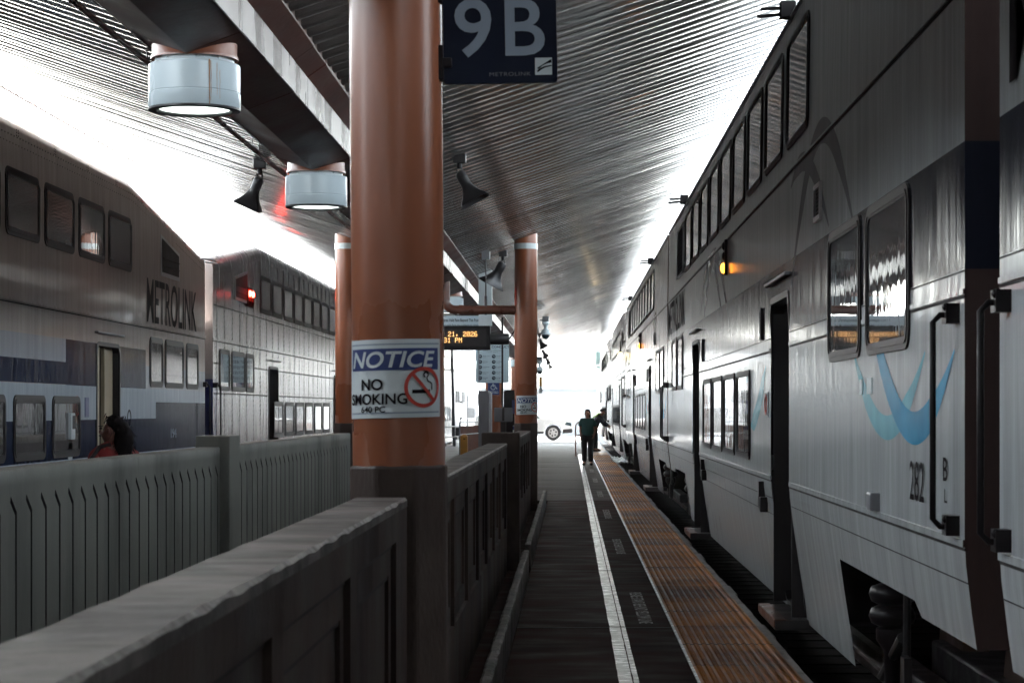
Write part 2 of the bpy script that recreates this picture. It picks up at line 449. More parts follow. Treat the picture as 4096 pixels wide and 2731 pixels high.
# stencilled warning between line and tactile strip, read from the line side
for k in range(-1, 8):
    b = MB()
    yfar = 19.25 + 7.95 * k
    tv, tf = text2d('PLEASE STAND BEHIND YELLOW LINE', .10, 1.0, 0, .012)
    L0 = max(u for u, v in tv)
    b.flat((tv, tf), lambda u, v: (.527 + v, yfar - u * 2.78 / L0, .0045))
    tag(b.build('stencilled_line', M['stencil'], fix=False), kind='structure')
# tactile strip: tiles with truncated domes
b = MB()
X0, X1 = .777, 1.395
y = 4.0; t = 0
while y < 112:
    z = .006 + random.uniform(-.0015, .0015)
    b.box(X0, X1, y + .009, y + 1.211, -.003, z)
    if y < 76 and y > 9:
        rr = 4 if y > 34 else 6
        for r_ in range(20 if y < 50 else 12):
            py = y + .04 + r_ * (1.22 / (20 if y < 50 else 12))
            for c_ in range(11):
                px = X0 + .034 + c_ * .055
                r1, r2, h = .020, .013, .008
                vs = [(px + r1 * math.cos(6.283 * q / rr), py + r1 * math.sin(6.283 * q / rr), z) for q in range(rr)] + \
                     [(px + r2 * math.cos(6.283 * q / rr), py + r2 * math.sin(6.283 * q / rr), z + h) for q in range(rr)]
                b.add(vs, [(q, (q + 1) % rr, rr + (q + 1) % rr, rr + q) for q in range(rr)] + [tuple(range(rr, 2 * rr))])
    y += 1.22
tag(b.build('tactile_paving', M['tactile'], fix=False), kind='structure')
b = MB(); b.box(.758, .776, 4, 104, -.003, .0065)
tag(b.build('tactile_border', M['white_paint']), kind='structure')

YB = -62
for side, xc in (('east', 3.06), ('west', -7.15)):
    b = MB()
    for dx in (-.72, .72):
        b.box(xc + dx - .035, xc + dx + .035, -60, 128, -.30, -.20)
        b.box(xc + dx - .07, xc + dx + .07, -60, 128, -.36, -.30)
    tag(b.build('railway_track', M['rail_steel'], bevel=0), kind='structure')
    b = MB(); y = -30
    while y < 120:
        b.box(xc - 1.2, xc + 1.2, y, y + .24, -.43, -.41); y += .6
    tag(b.build('sleepers', M['tie']), kind='structure')

# ------------------------------------------------------------------ concrete walls
def rough_bar(b, x0, x1, y0, y1, z0, z1, seed, step=.05, amp=.006, ch=.014):
    """a bar along Y with worn, slightly uneven top edges"""
    n = max(2, int((y1 - y0) / step))
    vs = []; fs = []
    for k in range(n + 1):
        y = y0 + (y1 - y0) * k / n
        def j(q, a=1): return (noise.noise((seed + q * 13.1, y * 2.3, q)) * .6 + noise.noise((seed - q * 7.7, y * 11, q)) * .5) * amp * a
        c1 = ch * (1 + .8 * noise.noise((seed, y * 4, 3))); c2 = ch * (1 + .9 * noise.noise((seed + 5, y * 5, 9)))
        ring = [(x0, z0), (x0 + j(1, .4), z1 - c1 + j(2)), (x0 + c1 + j(3), z1), (x1 - c2 + j(5), z1), (x1 + j(7, .4), z1 - c2 + j(8)), (x1, z0)]
        vs += [(x, y, z) for x, z in ring]
        if k:
            for i in range(6):
                i2 = (i + 1) % 6
                fs.append(((k - 1) * 6 + i, (k - 1) * 6 + i2, k * 6 + i2, k * 6 + i))
    fs.append(tuple(range(6))); fs.append(tuple(n * 6 + i for i in range(6)))
    b.add(vs, fs)

WALL_TOP = 1.286
def panel_wall(y0, y1, panels, label, seed):
    root = empty('ramp_wall', (-.7, y0, 0))
    tag(root, label, 'wall', 'panelled ramp walls beside the platform')
    def W(x, y): return x + .7, y - y0
    b = MB()
    b.box(-.815 + .7, -.655 + .7, 0, y1 - y0, -1.2, 1.253)
    b.build('core', M['concrete'], root)
    b = MB(); rough_bar(b, -.815 + .7 - .002, -.62 + .7 + .002, 0, y1 - y0, 1.252, WALL_TOP, seed, step=.05, amp=.0026, ch=.009)
    co = b.build('coping', [M['coping'], M['worn_lit_edge']], root, smooth=24)
    for pf in co.data.polygons:
        if .2 < abs(pf.normal.z) < .92: pf.material_index = 1
    b = MB()
    hs = [[(p0 - y0, .46), (p1 - y0, .46), (p1 - y0, 1.147), (p0 - y0, 1.147)] for p0, p1 in panels]
    b.plate([(0, -1.19), (y1 - y0, -1.19), (y1 - y0, 1.251), (0, 1.251)], hs, lambda u, v, d: (d, u, v), -.653 + .7, -.62 + .7)
    for p0, p1 in panels:
        a0, a1 = p0 - y0, p1 - y0
        o = [(a0 + .001, .461), (a1 - .001, .461), (a1 - .001, 1.146), (a0 + .001, 1.146)]
        i = [(a0 + .11, .57), (a1 - .09, .57), (a1 - .09, 1.035), (a0 + .11, 1.035)]
        b.plate(o, [i], lambda u, v, d: (d, u, v), -.654 + .7, -.640 + .7)
    b.build('panelling', M['concrete'], root)
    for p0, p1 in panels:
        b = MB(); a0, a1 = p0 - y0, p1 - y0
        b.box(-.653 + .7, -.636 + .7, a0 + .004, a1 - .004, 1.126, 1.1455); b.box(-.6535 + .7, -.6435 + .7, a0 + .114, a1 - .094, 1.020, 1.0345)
        b.build('lip_shade', M['slot'], root)  # dark strips under the panel lips, painted shade rather than cut grooves
    return root

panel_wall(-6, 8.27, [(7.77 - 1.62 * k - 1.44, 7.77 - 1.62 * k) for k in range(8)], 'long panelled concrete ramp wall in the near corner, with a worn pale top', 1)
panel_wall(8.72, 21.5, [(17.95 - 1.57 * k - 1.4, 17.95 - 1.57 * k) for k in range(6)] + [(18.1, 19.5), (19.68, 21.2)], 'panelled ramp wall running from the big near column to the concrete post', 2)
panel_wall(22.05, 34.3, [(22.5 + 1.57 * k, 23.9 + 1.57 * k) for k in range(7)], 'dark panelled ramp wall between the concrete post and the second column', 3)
b = MB(); b.box(-.19, .19, -.17, .17, -1.2, 1.39)
o = b.build('wall_post', M['concrete'], bevel=.015, loc=(-.69, 21.8, 0))
tag(o, 'square concrete post ending the panelled wall, halfway between the two columns', 'post')

# low kerb walls along the platform
for (y0, y1, lab, s) in ((2.0, 21.4, 'low chipped concrete kerb from the near edge up to the wall post', 11), (22.3, 37.2, 'low chipped concrete kerb running past the second column, end block visible', 12)):
    b = MB(); rough_bar(b, -.462, -.402, y0, y1, -.05, .24, s, step=.03, amp=.02, ch=.010)
    o = b.build('low_kerb', M['curb'])
    tag(o, lab, 'kerb')
b = MB(); b.box(-.62, -.462, -6, 36.8, -1.19, .02); b.box(-.462, -.402, -6, 37, -1.19, -.05)
tag(b.build('channel_floor', M['platform']), kind='structure')

# slotted fence on the far side of the ramp
def slotted_fence(y0, y1, s0, label, seed):
    root = empty('slotted_fence', (-3.55, y0, 0))
    tag(root, label, 'fence', 'slotted concrete fence beyond the ramp')
    L = y1 - y0
    holes = []
    y = s0
    while y < y1 - .15:
        u = y - y0
        if u > .2:
            holes.append([(u, .0), (u + .042, .0), (u + .042, .980), (u - .108, 1.085), (u - .118, 1.045), (u, .962)])
        y += .388
    b = MB(); b.plate([(0, -1.19), (L, -1.19), (L, 1.19), (0, 1.19)], holes, lambda u, v, d: (d, u, v), .055, .10)
    po = b.build('panel', [M['fence_concrete'], M['slot']], root)
    for pf in po.data.polygons:
        if abs(pf.normal.x) < .3 and .1 < pf.center[1] < L - .1 and pf.center[2] > -.5 and pf.center[2] < 1.15: pf.material_index = 1  # slot walls and backing coloured dark for the shade inside the slots
    b = MB(); b.box(-.1, .045, 0, L, -1.19, 1.18)
    b.build('backing', M['slot'], root)
    b = MB(); rough_bar(b, -.102, .102, 0, L, 1.15, 1.25, seed, amp=.003, ch=.012)
    b.build('coping', M['fence_concrete'], root, smooth=50)
slotted_fence(8.9, 21.45, 13.15 - .388 * 11, 'near panel of slotted grey concrete fence, below the woman in the red hoodie', 21)
slotted_fence(22.25, 34.2, 22.85, 'farther panel of slotted grey concrete fence, between fence post and left column', 22)
b = MB(); b.box(-.17, .17, -.33, .33, -1.2, 1.36)
tag(b.build('fence_post', M['fence_concrete'], bevel=.012, loc=(-3.53, 21.83, 0)), 'dark topped concrete post between the two slotted fence panels', 'post')

# ------------------------------------------------------------------ columns
def column(x, y, label, r=.18, top=4.6, plinth=1.405, band=True, lean=0, group='terracotta canopy columns'):
    root = empty('canopy_column', (x, y, 0))
    tag(root, label, 'column', group)
    b = MB(); b.lathe([(r, plinth - .01), (r, top)], n=48)
    b.build('shaft', M['terracotta'], root, smooth=40)
    if plinth > .2:
        q = r + .005
        c = q * .42
        ring = [(q, -c), (q, c), (c, q), (-c, q), (-q, c), (-q, -c), (-c, -q), (c, -q)]
        b = MB(); n = 8
        b.add([(px, py, -1.2) for px, py in ring] + [(px, py, plinth) for px, py in ring], [(i, (i + 1) % 8, 8 + (i + 1) % 8, 8 + i) for i in range(8)] + [tuple(range(8)), tuple(range(8, 16))])
        b.build('plinth', M['concrete'], root, bevel=.012)
    if band:
        b = MB(); b.lathe([(r + .001, 4.16), (r + .008, 4.16), (r + .008, 4.25), (r + .001, 4.25)], n=48)
        b.box(-.02, .02, -r - .016, -r - .006, 4.17, 4.24)
        b.build('band', M['white_sign'], root, smooth=40)
    return root
c1 = column(-.668, 8.49, 'big terracotta column in front, carrying the nearest notice sign', lean=.5)
c1.rotation_euler = (0, R(-.45), 0)
c1.location.x = -.668 + .0126
c2 = column(-.70, 34.6, 'slim terracotta column with white band at its top and a notice sign, past the concrete post')
column(-3.55, 34.6, 'terracotta column with white band standing behind the slotted fence')
column(-3.55, 8.49, 'terracotta column left of the view, seen only in reflections')
column(-2.115, 61.0, 'thick far column carrying the blue wheelchair sign', r=.245, top=3.8, plinth=.1, band=False)
column(-2.115, 87.0, 'farthest terracotta column, behind the black ticket machine', r=.245, top=3.8, plinth=.1, band=False)

# ------------------------------------------------------------------ canopy
canopy = empty('platform_canopy', (-2.115, 40, 0))
tag(canopy, 'butterfly station canopy of corrugated steel deck over both platforms', 'canopy')
def deckz(x): return 4.35 + .335 * (abs(x + 2.115) - 1.435)
CY0, CY1 = -62, 113
def deck(x0, x1, seed):
    b = MB()
    nx = 8
    xs = [x0 + (x1 - x0) * i / nx for i in range(nx + 1)]
    rows = []
    y = CY0
    k = 0
    while y < CY1:
        hk = random.uniform(.8, 1.1); tilt = random.gauss(0, .0035); off = random.uniform(-.002, .002)
        cr, ch_ = random.uniform(.0012, .0065), random.uniform(.001, .005)
        prof = [(.14 * t / 7, -cr * (1 - (2 * t / 7 - 1) ** 2)) for t in range(8)] + [(.150, .012), (.158, .036)] + [(.166 + .106 * t / 5, .046 - ch_ * (1 - (2 * t / 5 - 1) ** 2)) for t in range(6)] + [(.282, .034), (.291, .012)]
        for (dy, dz) in prof:
            row = []
            for x in xs:
                w = noise.noise((x * .5, (y + dy) * 1.3, seed)) * .0012
                row.append((x + 2.115, y + dy - 40, deckz(x) + dz * hk + off + tilt * dy * 3 + w))
            rows.append(row)
        y += .30; k += 1
    n = nx + 1
    vs = [p for r_ in rows for p in r_]
    fs = [(i * n + j, i * n + j + 1, (i + 1) * n + j + 1, (i + 1) * n + j) for i in range(len(rows) - 1) for j in range(nx)]
    b.add(vs, fs)
    return b.build('corrugated_deck', M['deck'], canopy, fix=False, smooth=26)
deck(-1.70, 2.37, 3)
deck(-2.53, -6.60, 8)
# the roof above the deck (keeps daylight out) and its edge gutters
b = MB()
for sx in (1, -1):
    xa, xb = (.41, 4.485) if sx == 1 else (-.41, -4.485)
    za, zb = deckz(-2.115 + xa) + .07, deckz(-2.115 + xb) + .07
    b.add([(xa, CY0 - 40, za), (xb, CY0 - 40, zb), (xb, CY1 - 40, zb), (xa, CY1 - 40, za), (xa, CY0 - 40, za + .1), (xb, CY0 - 40, zb + .1), (xb, CY1 - 40, zb + .1), (xa, CY1 - 40, za + .1)],
          [(0, 1, 2, 3), (4, 5, 6, 7), (0, 1, 5, 4), (2, 3, 7, 6), (1, 2, 6, 5), (0, 3, 7, 4)])
b.build('roof_sheet', M['grey_box'], canopy)
for sx in (1, -1):
    b = MB(); xb = sx * 4.487; zb = deckz(-2.115 + xb)
    b.tube([(xb, CY0 - 40, zb - .012), (xb, CY1 - 40, zb - .012)], .014, 6)
    b.build('edge_trim', M['grey_box'], canopy)
# valley beam: V bottom, upright sides, sloping flanges, plate joints
b = MB()
sec = [(.308, 3.70), (0, 3.587), (-.308, 3.70), (-.308, 3.905), (-.42, 4.015), (-.42, 4.10), (.42, 4.10), (.42, 4.015), (.308, 3.905)]
def beam_part(name, pts, m, bevel=0):
    b = MB()
    cuts = [CY0] + [12.0 + 3.0 * i for i in range(-24, 34)] + [15.0 - .72 + 6.0 * i for i in range(-12, 17)] + [CY1]
    cuts = sorted(c for c in cuts if CY0 <= c <= CY1)
    for i in range(len(cuts) - 1):
        y0, y1 = cuts[i] + .006 - 40, cuts[i + 1] - .006 - 40
        dz = random.uniform(-.004, .004); dx = random.uniform(-.003, .003)
        n = len(pts)
        b.add([(x + dx, y0, z + dz) for x, z in pts] + [(x + dx, y1, z + dz) for x, z in pts],
              [(j, (j + 1) % n, n + (j + 1) % n, n + j) for j in range(n)] + [tuple(range(n)), tuple(range(n, 2 * n))])
    return b.build(name, m, canopy, bevel=bevel)
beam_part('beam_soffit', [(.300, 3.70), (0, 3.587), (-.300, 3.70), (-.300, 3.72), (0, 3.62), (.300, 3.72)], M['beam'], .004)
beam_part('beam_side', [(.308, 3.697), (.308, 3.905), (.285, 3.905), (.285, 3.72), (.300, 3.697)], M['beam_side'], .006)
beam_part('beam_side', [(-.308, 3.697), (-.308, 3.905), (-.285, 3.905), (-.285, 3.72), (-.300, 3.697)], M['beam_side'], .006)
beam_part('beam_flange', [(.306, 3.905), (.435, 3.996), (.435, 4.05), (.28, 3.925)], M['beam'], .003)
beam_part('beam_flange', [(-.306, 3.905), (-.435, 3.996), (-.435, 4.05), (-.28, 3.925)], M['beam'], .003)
b = MB(); b.box(-.44, .44, CY0 - 40, CY1 - 40, 4.06, 4.12)
b.build('valley_gutter', M['beam'], canopy)
# fascia at the far end
b = MB()
for sx in (1, -1):
    xa, xb = sx * .41, sx * 4.49
    za, zb = deckz(-2.115 + xa), deckz(-2.115 + xb)
    y = CY1 - 40
    b.add([(xa, y, za - .03), (xb, y, zb - .03), (xb, y, zb + .2), (xa, y, za + .2), (xa, y + .04, za - .03), (xb, y + .04, zb - .03), (xb, y + .04, zb + .2), (xa, y + .04, za + .2)],
          [(0, 1, 2, 3), (4, 5, 6, 7), (0, 1, 5, 4), (2, 3, 7, 6), (1, 2, 6, 5), (0, 3, 7, 4)])
b.build('end_fascia', M['grey_box'], canopy)

# hanging drum lamps
def drum_lamp():
    root = empty('drum_lamp', (0, 0, 0))
    b = MB(); b.lathe([(.237, 3.595), (.245, 3.585), (.245, 3.60), (.237, 3.615), (.237, 3.80)], n=56)
    b.build('collar', M['terracotta'], root, smooth=40)
    b = MB(); b.lathe([(.222, 3.555), (.222, 3.597)], n=56)
    for a in (-.12, .05, .16):
        b.sphere((a, -math.sqrt(.222 ** 2 - a * a), 3.578), .009, 8, 5)
    b.build('neck', M['white_sign'], root, smooth=40)
    b = MB(); b.lathe([(.222, 3.557), (.25, 3.557), (.256, 3.551), (.256, 3.400), (.2525, 3.398), (.2525, 3.394), (.257, 3.392), (.257, 3.312), (.255, 3.309), (.22, 3.309), (.205, 3.42), (.05, 3.5)], n=64)
    s = b.build('drum', M['lamp'], root, smooth=35)
    b = MB(); b.lathe([(.2575, 3.3105), (.2575, 3.300), (.250, 3.296), (.212, 3.296), (.205, 3.305), (.205, 3.3105)], n=64)
    b.build('rim', M['lamp_rim'], root, smooth=35)
    b = MB(); b.lathe([(.206, 3.312), (.17, 3.306), (.08, 3.303), (.002, 3.302)], n=40)
    b.build('lens', M['lamp_glow'], root, smooth=60)
    return root
lamp0 = drum_lamp()
lspots = [(12.27, 'nearest drum lamp under the beam, with a rust streak down its side'), (18.15, 'second drum lamp under the beam, just left of the big column'),
          (24.1, 'drum lamp hidden behind the big column'), (30.0, 'drum lamp behind the big column, farther on'), (38.0, 'drum lamp just above the white fare sign'), (86.0, 'small far drum lamp beside the slim column, lit pale green')]
for i, (y, lab) in enumerate(lspots):
    o = lamp0 if i == 0 else copy_tree(lamp0)
    o.location = (-2.115, y, 0)
    tag(o, lab, 'lamp', 'drum lamps under the canopy beam')
b = MB()
for a0, wid, z0, z1 in ((-62, .006, 3.309, 3.557), (-60.5, .003, 3.33, 3.55), (-52, .0025, 3.36, 3.54), (-48, .002, 3.34, 3.5)):
    for k in range(14):
        t0, t1 = k / 14, (k + 1) / 14
        def P(t, s):
            a = R(a0 + 1.2 * noise.noise((a0, t * 4, 2))) + s * wid * (1.2 - t * .5 + .3 * noise.noise((t * 9, a0, 0)))
            return (.2585 * math.cos(a) * 1.0, .2585 * math.sin(a), z1 - (z1 - z0) * t)
        b.quad(P(t0, -2), P(t0, 2), P(t1, 2), P(t1, -2))
b.build('rust_streak', M['rust'], lamp0, fix=False)

# conduit under the west deck, with hanger clips
b = MB(); b.tube([(-2.96, CY0, 4.05), (-2.96, CY1, 4.05)], .021, 10)
pipe = b.build('conduit', M['pipe'], smooth=40)
tag(pipe, 'long brown conduit running under the left roof beside the beam', 'pipe')
b = MB()
for y in [10.3 + 5.1 * k for k in range(-3, 16)]:
    b.tube([(-2.99, y, 4.05), (-2.995, y, 4.20)], .005, 5); b.tube([(-2.93, y, 4.05), (-2.925, y, 4.19)], .005, 5)
    b.lathe([(.026, -.012), (.026, .012)], (-2.96, y, 4.05), 10, 'y')
b.build('hanger', M['black'], pipe)

# horn speakers
def horn_speaker():
    root = empty('horn_speaker', (0, 0, 0))
    b = MB(); b.box(-.075, .075, -.05, .05, -.09, .03)
    b.build('junction_box', M['horn'], root, bevel=.008)
    b = MB(); b.box(-.006, .006, -.05, .05, .03, .16); b.tube([(0, 0, -.09), (0, 0, -.16)], .03, 10)
    for s in (-.03, .03):
        pts = [(s, .03 * math.cos(a), -.19 + .035 * math.sin(a)) for a in [6.283 * k / 10 for k in range(11)]]
        b.tube(pts, .006, 6, cap=False)
    b.build('bracket', M['black'], root)
    # driver and flared rectangular mouth, along the tilted axis
    b = MB()
    prof = [(0, .048, 0), (.02, .062, 0), (.10, .064, 0), (.14, .060, 0), (.19, .066, .25), (.25, .085, .6), (.31, .115, .85), (.36, .15, 1), (.385, .158, 1), (.385, .146, 1), (.33, .118, .9), (.26, .075, .6)]
    n = 24; rings = []
    for (h, r, sq) in prof:
        ring = []
        for k in range(n):
            a = 6.283 * k / n
            cx, cy = math.cos(a), math.sin(a)
            m_ = max(abs(cx), abs(cy))
            rr = r * ((1 - sq) + sq * min(1.0 / m_, 1.28))
            ring.append((rr * cx * (1 + .12 * sq), rr * cy * (1 - .15 * sq), -h))
        rings.append(ring)
    vs = [p for g in rings for p in g]
    fs = [(i * n + k, i * n + (k + 1) % n, (i + 1) * n + (k + 1) % n, (i + 1) * n + k) for i in range(len(rings) - 1) for k in range(n)]
    fs += [tuple(range(n)), tuple((len(rings) - 1) * n + k for k in range(n))]
    b.add(vs, fs)
    h = b.build('horn', M['horn'], root, smooth=35, loc=(0, 0, -.20))
    return root
hs0 = horn_speaker()
first = True
for i, (x, y, s, lab) in enumerate([(-1.13, 22.3, 1, 'horn speaker under the right roof, nearest, beside the big column'), (-1.10, 35.8, -1, 'black horn speaker tilted left beside the slim column'),
                                    (-1.05, 49, 1, 'horn speaker hidden behind the slim column'), (-1.05, 75, 1, 'dark horn speaker peeking out right of the slim column'),
                                    (-1.12, 88, 1, 'second of four small far horn speakers right of the slim column'), (-1.12, 101, 1, 'third of four small far horn speakers, near the canopy end'),
                                    (-1.12, 111.5, 1, 'smallest and farthest horn speaker, below the canopy end'), (-3.32, 23.3, -1, 'horn speaker hanging under the left roof near the conduit')]):
    o = hs0 if i == 0 else copy_tree(hs0)
    o.location = (x, y, deckz(x) - (.0 if i else -.02)); o.scale = (.88, .88, .88)
    tag(o, lab, 'speaker', 'horn speakers under the canopy')
    for ch in children(o):
        if ch.name.startswith('horn') and not ch.name.startswith('horn_speaker'):
            ang = {1: (-.10, -.50, 0), -1: (.15, .42, 0)}[s]
            ch.rotation_euler = (ang[0], ang[1], 0)
            if i == 1: ch.rotation_euler = (.30, .42, .5); ch.scale = (1.35, 1.35, 1.25)

# dome cameras
def dome_camera(loc, label, sc=1):
    root = empty('dome_camera', loc)
    tag(root, label, 'camera', 'dome cameras under the canopy')
    b = MB(); b.box(-.06, .12, -.09, .09, .32, .46); b.box(-.14, -.06, -.01, .01, .34, .38)
    b.build('bracket', M['grey_box'], root, bevel=.01)
    b = MB(); b.lathe([(.095, .32), (.10, .30), (.10, .26), (.06, .22), (.045, .16), (.05, .12), (.10, .08), (.125, .04), (.135, 0), (.135, -.04), (.12, -.04)], (.03, 0, 0), 24)
    b.build('housing', M['lamp'], root, smooth=40)
    b = MB(); b.sphere((.03, 0, -.06), .105, 20, 12)
    b.build('dome', M['car_glass'], root, smooth=60)
    return root
dome_camera((-.70, 60, 3.72), 'white dome camera on a bracket, right of the slim column')
dome_camera((-1.1, 77, 3.02), 'small far dome camera below the horn speakers, right of the slim column')
b = MB(); b.box(-.06, .06, -.01, .01, -.30, .30)
o = b.build('warning_board', M['white_sign'], loc=(-1.05, 78, 2.50)); tag(o, 'narrow yellow and white board on edge, right of the slim column', 'sign')
b = MB(); b.box(-.045, .045, -.013, -.011, -.05, .27)
b.build('yellow_face', M['yellow'], o)

# drain pipe between column and centre riser
b = MB()
pts = [(-.85, 34.6, 3.2), (-1.82, 34.6, 3.2)] + [(-1.82 - .16 * math.sin(a), 34.6, 3.36 - .16 * math.cos(a)) for a in [R(15 * k) for k in range(1, 7)]] + [(-1.98, 34.6, 4.05)]
b.tube(pts, .072, 20)
b.lathe([(.08, -.015), (.08, .05)], (-1.75, 34.6, 3.2), 20, 'x'); b.lathe([(.08, -.02), (.08, .02)], (-.9, 34.6, 3.2), 20, 'x')
pp = b.build('drain_pipe', M['pipe'], smooth=40)
tag(pp, 'thick brown drain pipe with elbow joining the slim column', 'pipe')
b = MB(); b.tube([(-1.335, 34.58, 3.28), (-1.335, 34.58, 4.03)], .012, 8); b.tube([(-1.335, 34.58, 3.12), (-1.335, 34.58, 3.42)], .022, 8)
b.build('hanger_rod', M['horn'], pp, smooth=40)
b = MB(); b.box(-1.40, -1.27, 34.52, 34.64, 4.0, 4.13)
b.build('hanger_box', M['grey_box'], pp, bevel=.006)

# ------------------------------------------------------------------ signs
def notice_sign(cx, cy, zc, r, label, arc=.43, h=.30, rot=0, sk=.022):
    """printed sheet wrapped round a column; a = arc length from the middle"""
    root = empty('notice_sign', (cx, cy, zc))
    tag(root, label, 'sign', 'no smoking notices on the columns')
    def cyl(off):
        def f(u, v):
            a = u / r + rot
            return ((r + off) * math.sin(a), -(r + off) * math.cos(a), v + sk * u)
        return f
    def strip(b, u0, u1, v0, v1, off, n=24):
        f = cyl(off)
        vs = []; fs = []
        for k in range(n + 1):
            u = u0 + (u1 - u0) * k / n
            vs += [f(u, v0), f(u, v1)]
            if k: fs.append((2 * k - 2, 2 * k, 2 * k + 1, 2 * k - 1))
        b.add(vs, fs)
    w = arc / 2; H = h / 2
    b = MB(); strip(b, -w, w, -H, H, .004)
    b.build('sheet', M['white_sign'], root, fix=False, smooth=60)
    b = MB()
    strip(b, -w + .012, w - .012, H - .022, H - .016, .0055); strip(b, -w + .012, w - .012, -H + .016, -H + .022, .0055)
    b.build('border_line', M['grey_letters'], root, fix=False)
    b = MB(); strip(b, -w + .018, w - .018, H - .118, H - .035, .0055)
    b.build('blue_header', M['sign_blue'], root, fix=False, smooth=60)
    b = MB(); tv = text2d('NOTICE', .058, 1.12, .22, .02, 'CENTER'); b.flat(tv, lambda u, v: cyl(.008)(u - .005, v + H - .106))
    b.build('lettering', M['white_sign'], root, fix=False)
    b = MB()
    b.flat(text2d('NO', .040, 1.05, 0, .02, 'CENTER'), lambda u, v: cyl(.0075)(u - .082, v + H - .192))
    b.flat(text2d('SMOKING', .039, 1.0, 0, .02, 'CENTER'), lambda u, v: cyl(.0075)(u - .070, v + H - .247))
    b.flat(text2d('640 PC', .022, 1.1, 0, .02, 'CENTER'), lambda u, v: cyl(.0075)(u - .078, v + H - .278))
    # cigarette
    strip(b, .075, .152, -.058, -.044, .006, 8)
    pts = [(.160, -.046), (.160, -.022), (.150, -.015), (.140, -.012), (.136, .002), (.144, .012), (.136, .024), (.126, .022), (.122, .012), (.128, .002)]
    for i in range(len(pts) - 1):
        (u0, v0), (u1, v1) = pts[i], pts[i + 1]
        d = Vector((u1 - u0, v1 - v0)); n_ = Vector((-d.y, d.x)).normalized() * .003
        f = cyl(.0065)
        b.quad(f(u0 + n_.x, v0 + n_.y), f(u0 - n_.x, v0 - n_.y), f(u1 - n_.x, v1 - n_.y), f(u1 + n_.x, v1 + n_.y))
    b.build('black_print', M['ink'], root, fix=False)
    # prohibition ring
    b = MB(); f = cyl(.0085); n = 40; C = (.122, -.035)
    for k in range(n):
        a0, a1 = 6.283 * k / n, 6.283 * (k + 1) / n
        def q(a, rr): return f(C[0] + rr * math.cos(a), C[1] + rr * math.sin(a))
        b.quad(q(a0, .064), q(a1, .064), q(a1, .078), q(a0, .078))
    d = Vector((math.cos(R(-48)), math.sin(R(-48)))); nn = Vector((-d.y, d.x)) * .0065
    for k in range(8):
        t0, t1 = -.066 + .132 * k / 8, -.066 + .132 * (k + 1) / 8
        b.quad(f(C[0] + d.x * t0 + nn.x, C[1] + d.y * t0 + nn.y), f(C[0] + d.x * t0 - nn.x, C[1] + d.y * t0 - nn.y), f(C[0] + d.x * t1 - nn.x, C[1] + d.y * t1 - nn.y), f(C[0] + d.x * t1 + nn.x, C[1] + d.y * t1 + nn.y))
    b.build('prohibition_ring', M['red'], root, fix=False)
    return root
notice_sign(-.671, 8.49, 1.738, .18, 'white NOTICE NO SMOKING sheet on the big near column', rot=-.04)
notice_sign(-.70, 34.6, 1.69, .18, 'NOTICE NO SMOKING sheet on the slim second column', rot=.25, sk=.02)

# platform number board 9B
root = empty('platform_number_sign', (-.27, 8.46, 3.10), 0)
root.rotation_euler = (0, R(-1.0), 0)
tag(root, 'dark navy 9B platform board fixed to the big column', 'sign')
b = MB(); b.plate(rrect(-.222, .218, -.215, .25, .012), [], lambda u, v, d: (u, d, v), -.012, .012)
b.build('board', M['sign_navy'], root)
b = MB()
b.flat(text2d('9', .214, 1.02, 0, .012, 'CENTER'), lambda u, v: (u - .106, -.0145, v - .106))
b.flat(text2d('B', .214, 1.0, 0, .012, 'CENTER'), lambda u, v: (u + .095, -.0145, v - .106))
b.build('number', M['grey_letters'], root, fix=False)
b = MB(); b.flat(text2d('METROLINK', .0145, 1.30, 0, 0, 'LEFT', 1.1), lambda u, v: (u - .045, -.0145, v - .188))
b.build('lettering', M['ribbon_grey'], root, fix=False)
b = MB(); b.quad((.132, -.0145, -.186), (.198, -.0145, -.186), (.198, -.0145, -.120), (.132, -.0145, -.120))
b.build('emblem', M['white_sign'], root, fix=False)
b = MB(); ox, oz = .132, -.186
pts = [(.006, .026)] + [(.006 + .052 * math.sin(a), .026 + .032 * (1 - math.cos(a)) if False else .026 + .034 * math.sin(a * .9)) for a in [R(15 * k) for k in range(1, 6)]] + [(.064, .061), (.064, .046), (.048, .044), (.030, .036), (.014, .022)]
b.add([(ox + u, -.0150, oz + v) for u, v in pts], [tuple(range(len(pts)))])
pts = [(.006, .016), (.02, .026), (.038, .034), (.064, .038), (.064, .033), (.040, .028), (.024, .020), (.012, .010)]
b.add([(ox + u, -.0150, oz + v) for u, v in pts], [tuple(range(len(pts)))])
b.build('emblem_swoosh', M['ink'], root, fix=False)
b = MB(); b.box(-.245, -.222, -.03, .04, -.20, -.065); b.box(-.226, -.19, -.03, -.012, -.152, -.115)
b.build('bracket', M['black'], root, bevel=.004)
b = MB(); b.box(-.245, -.222, -.03, .04, .10, .22)
b.build('bracket', M['black'], root, bevel=.004)

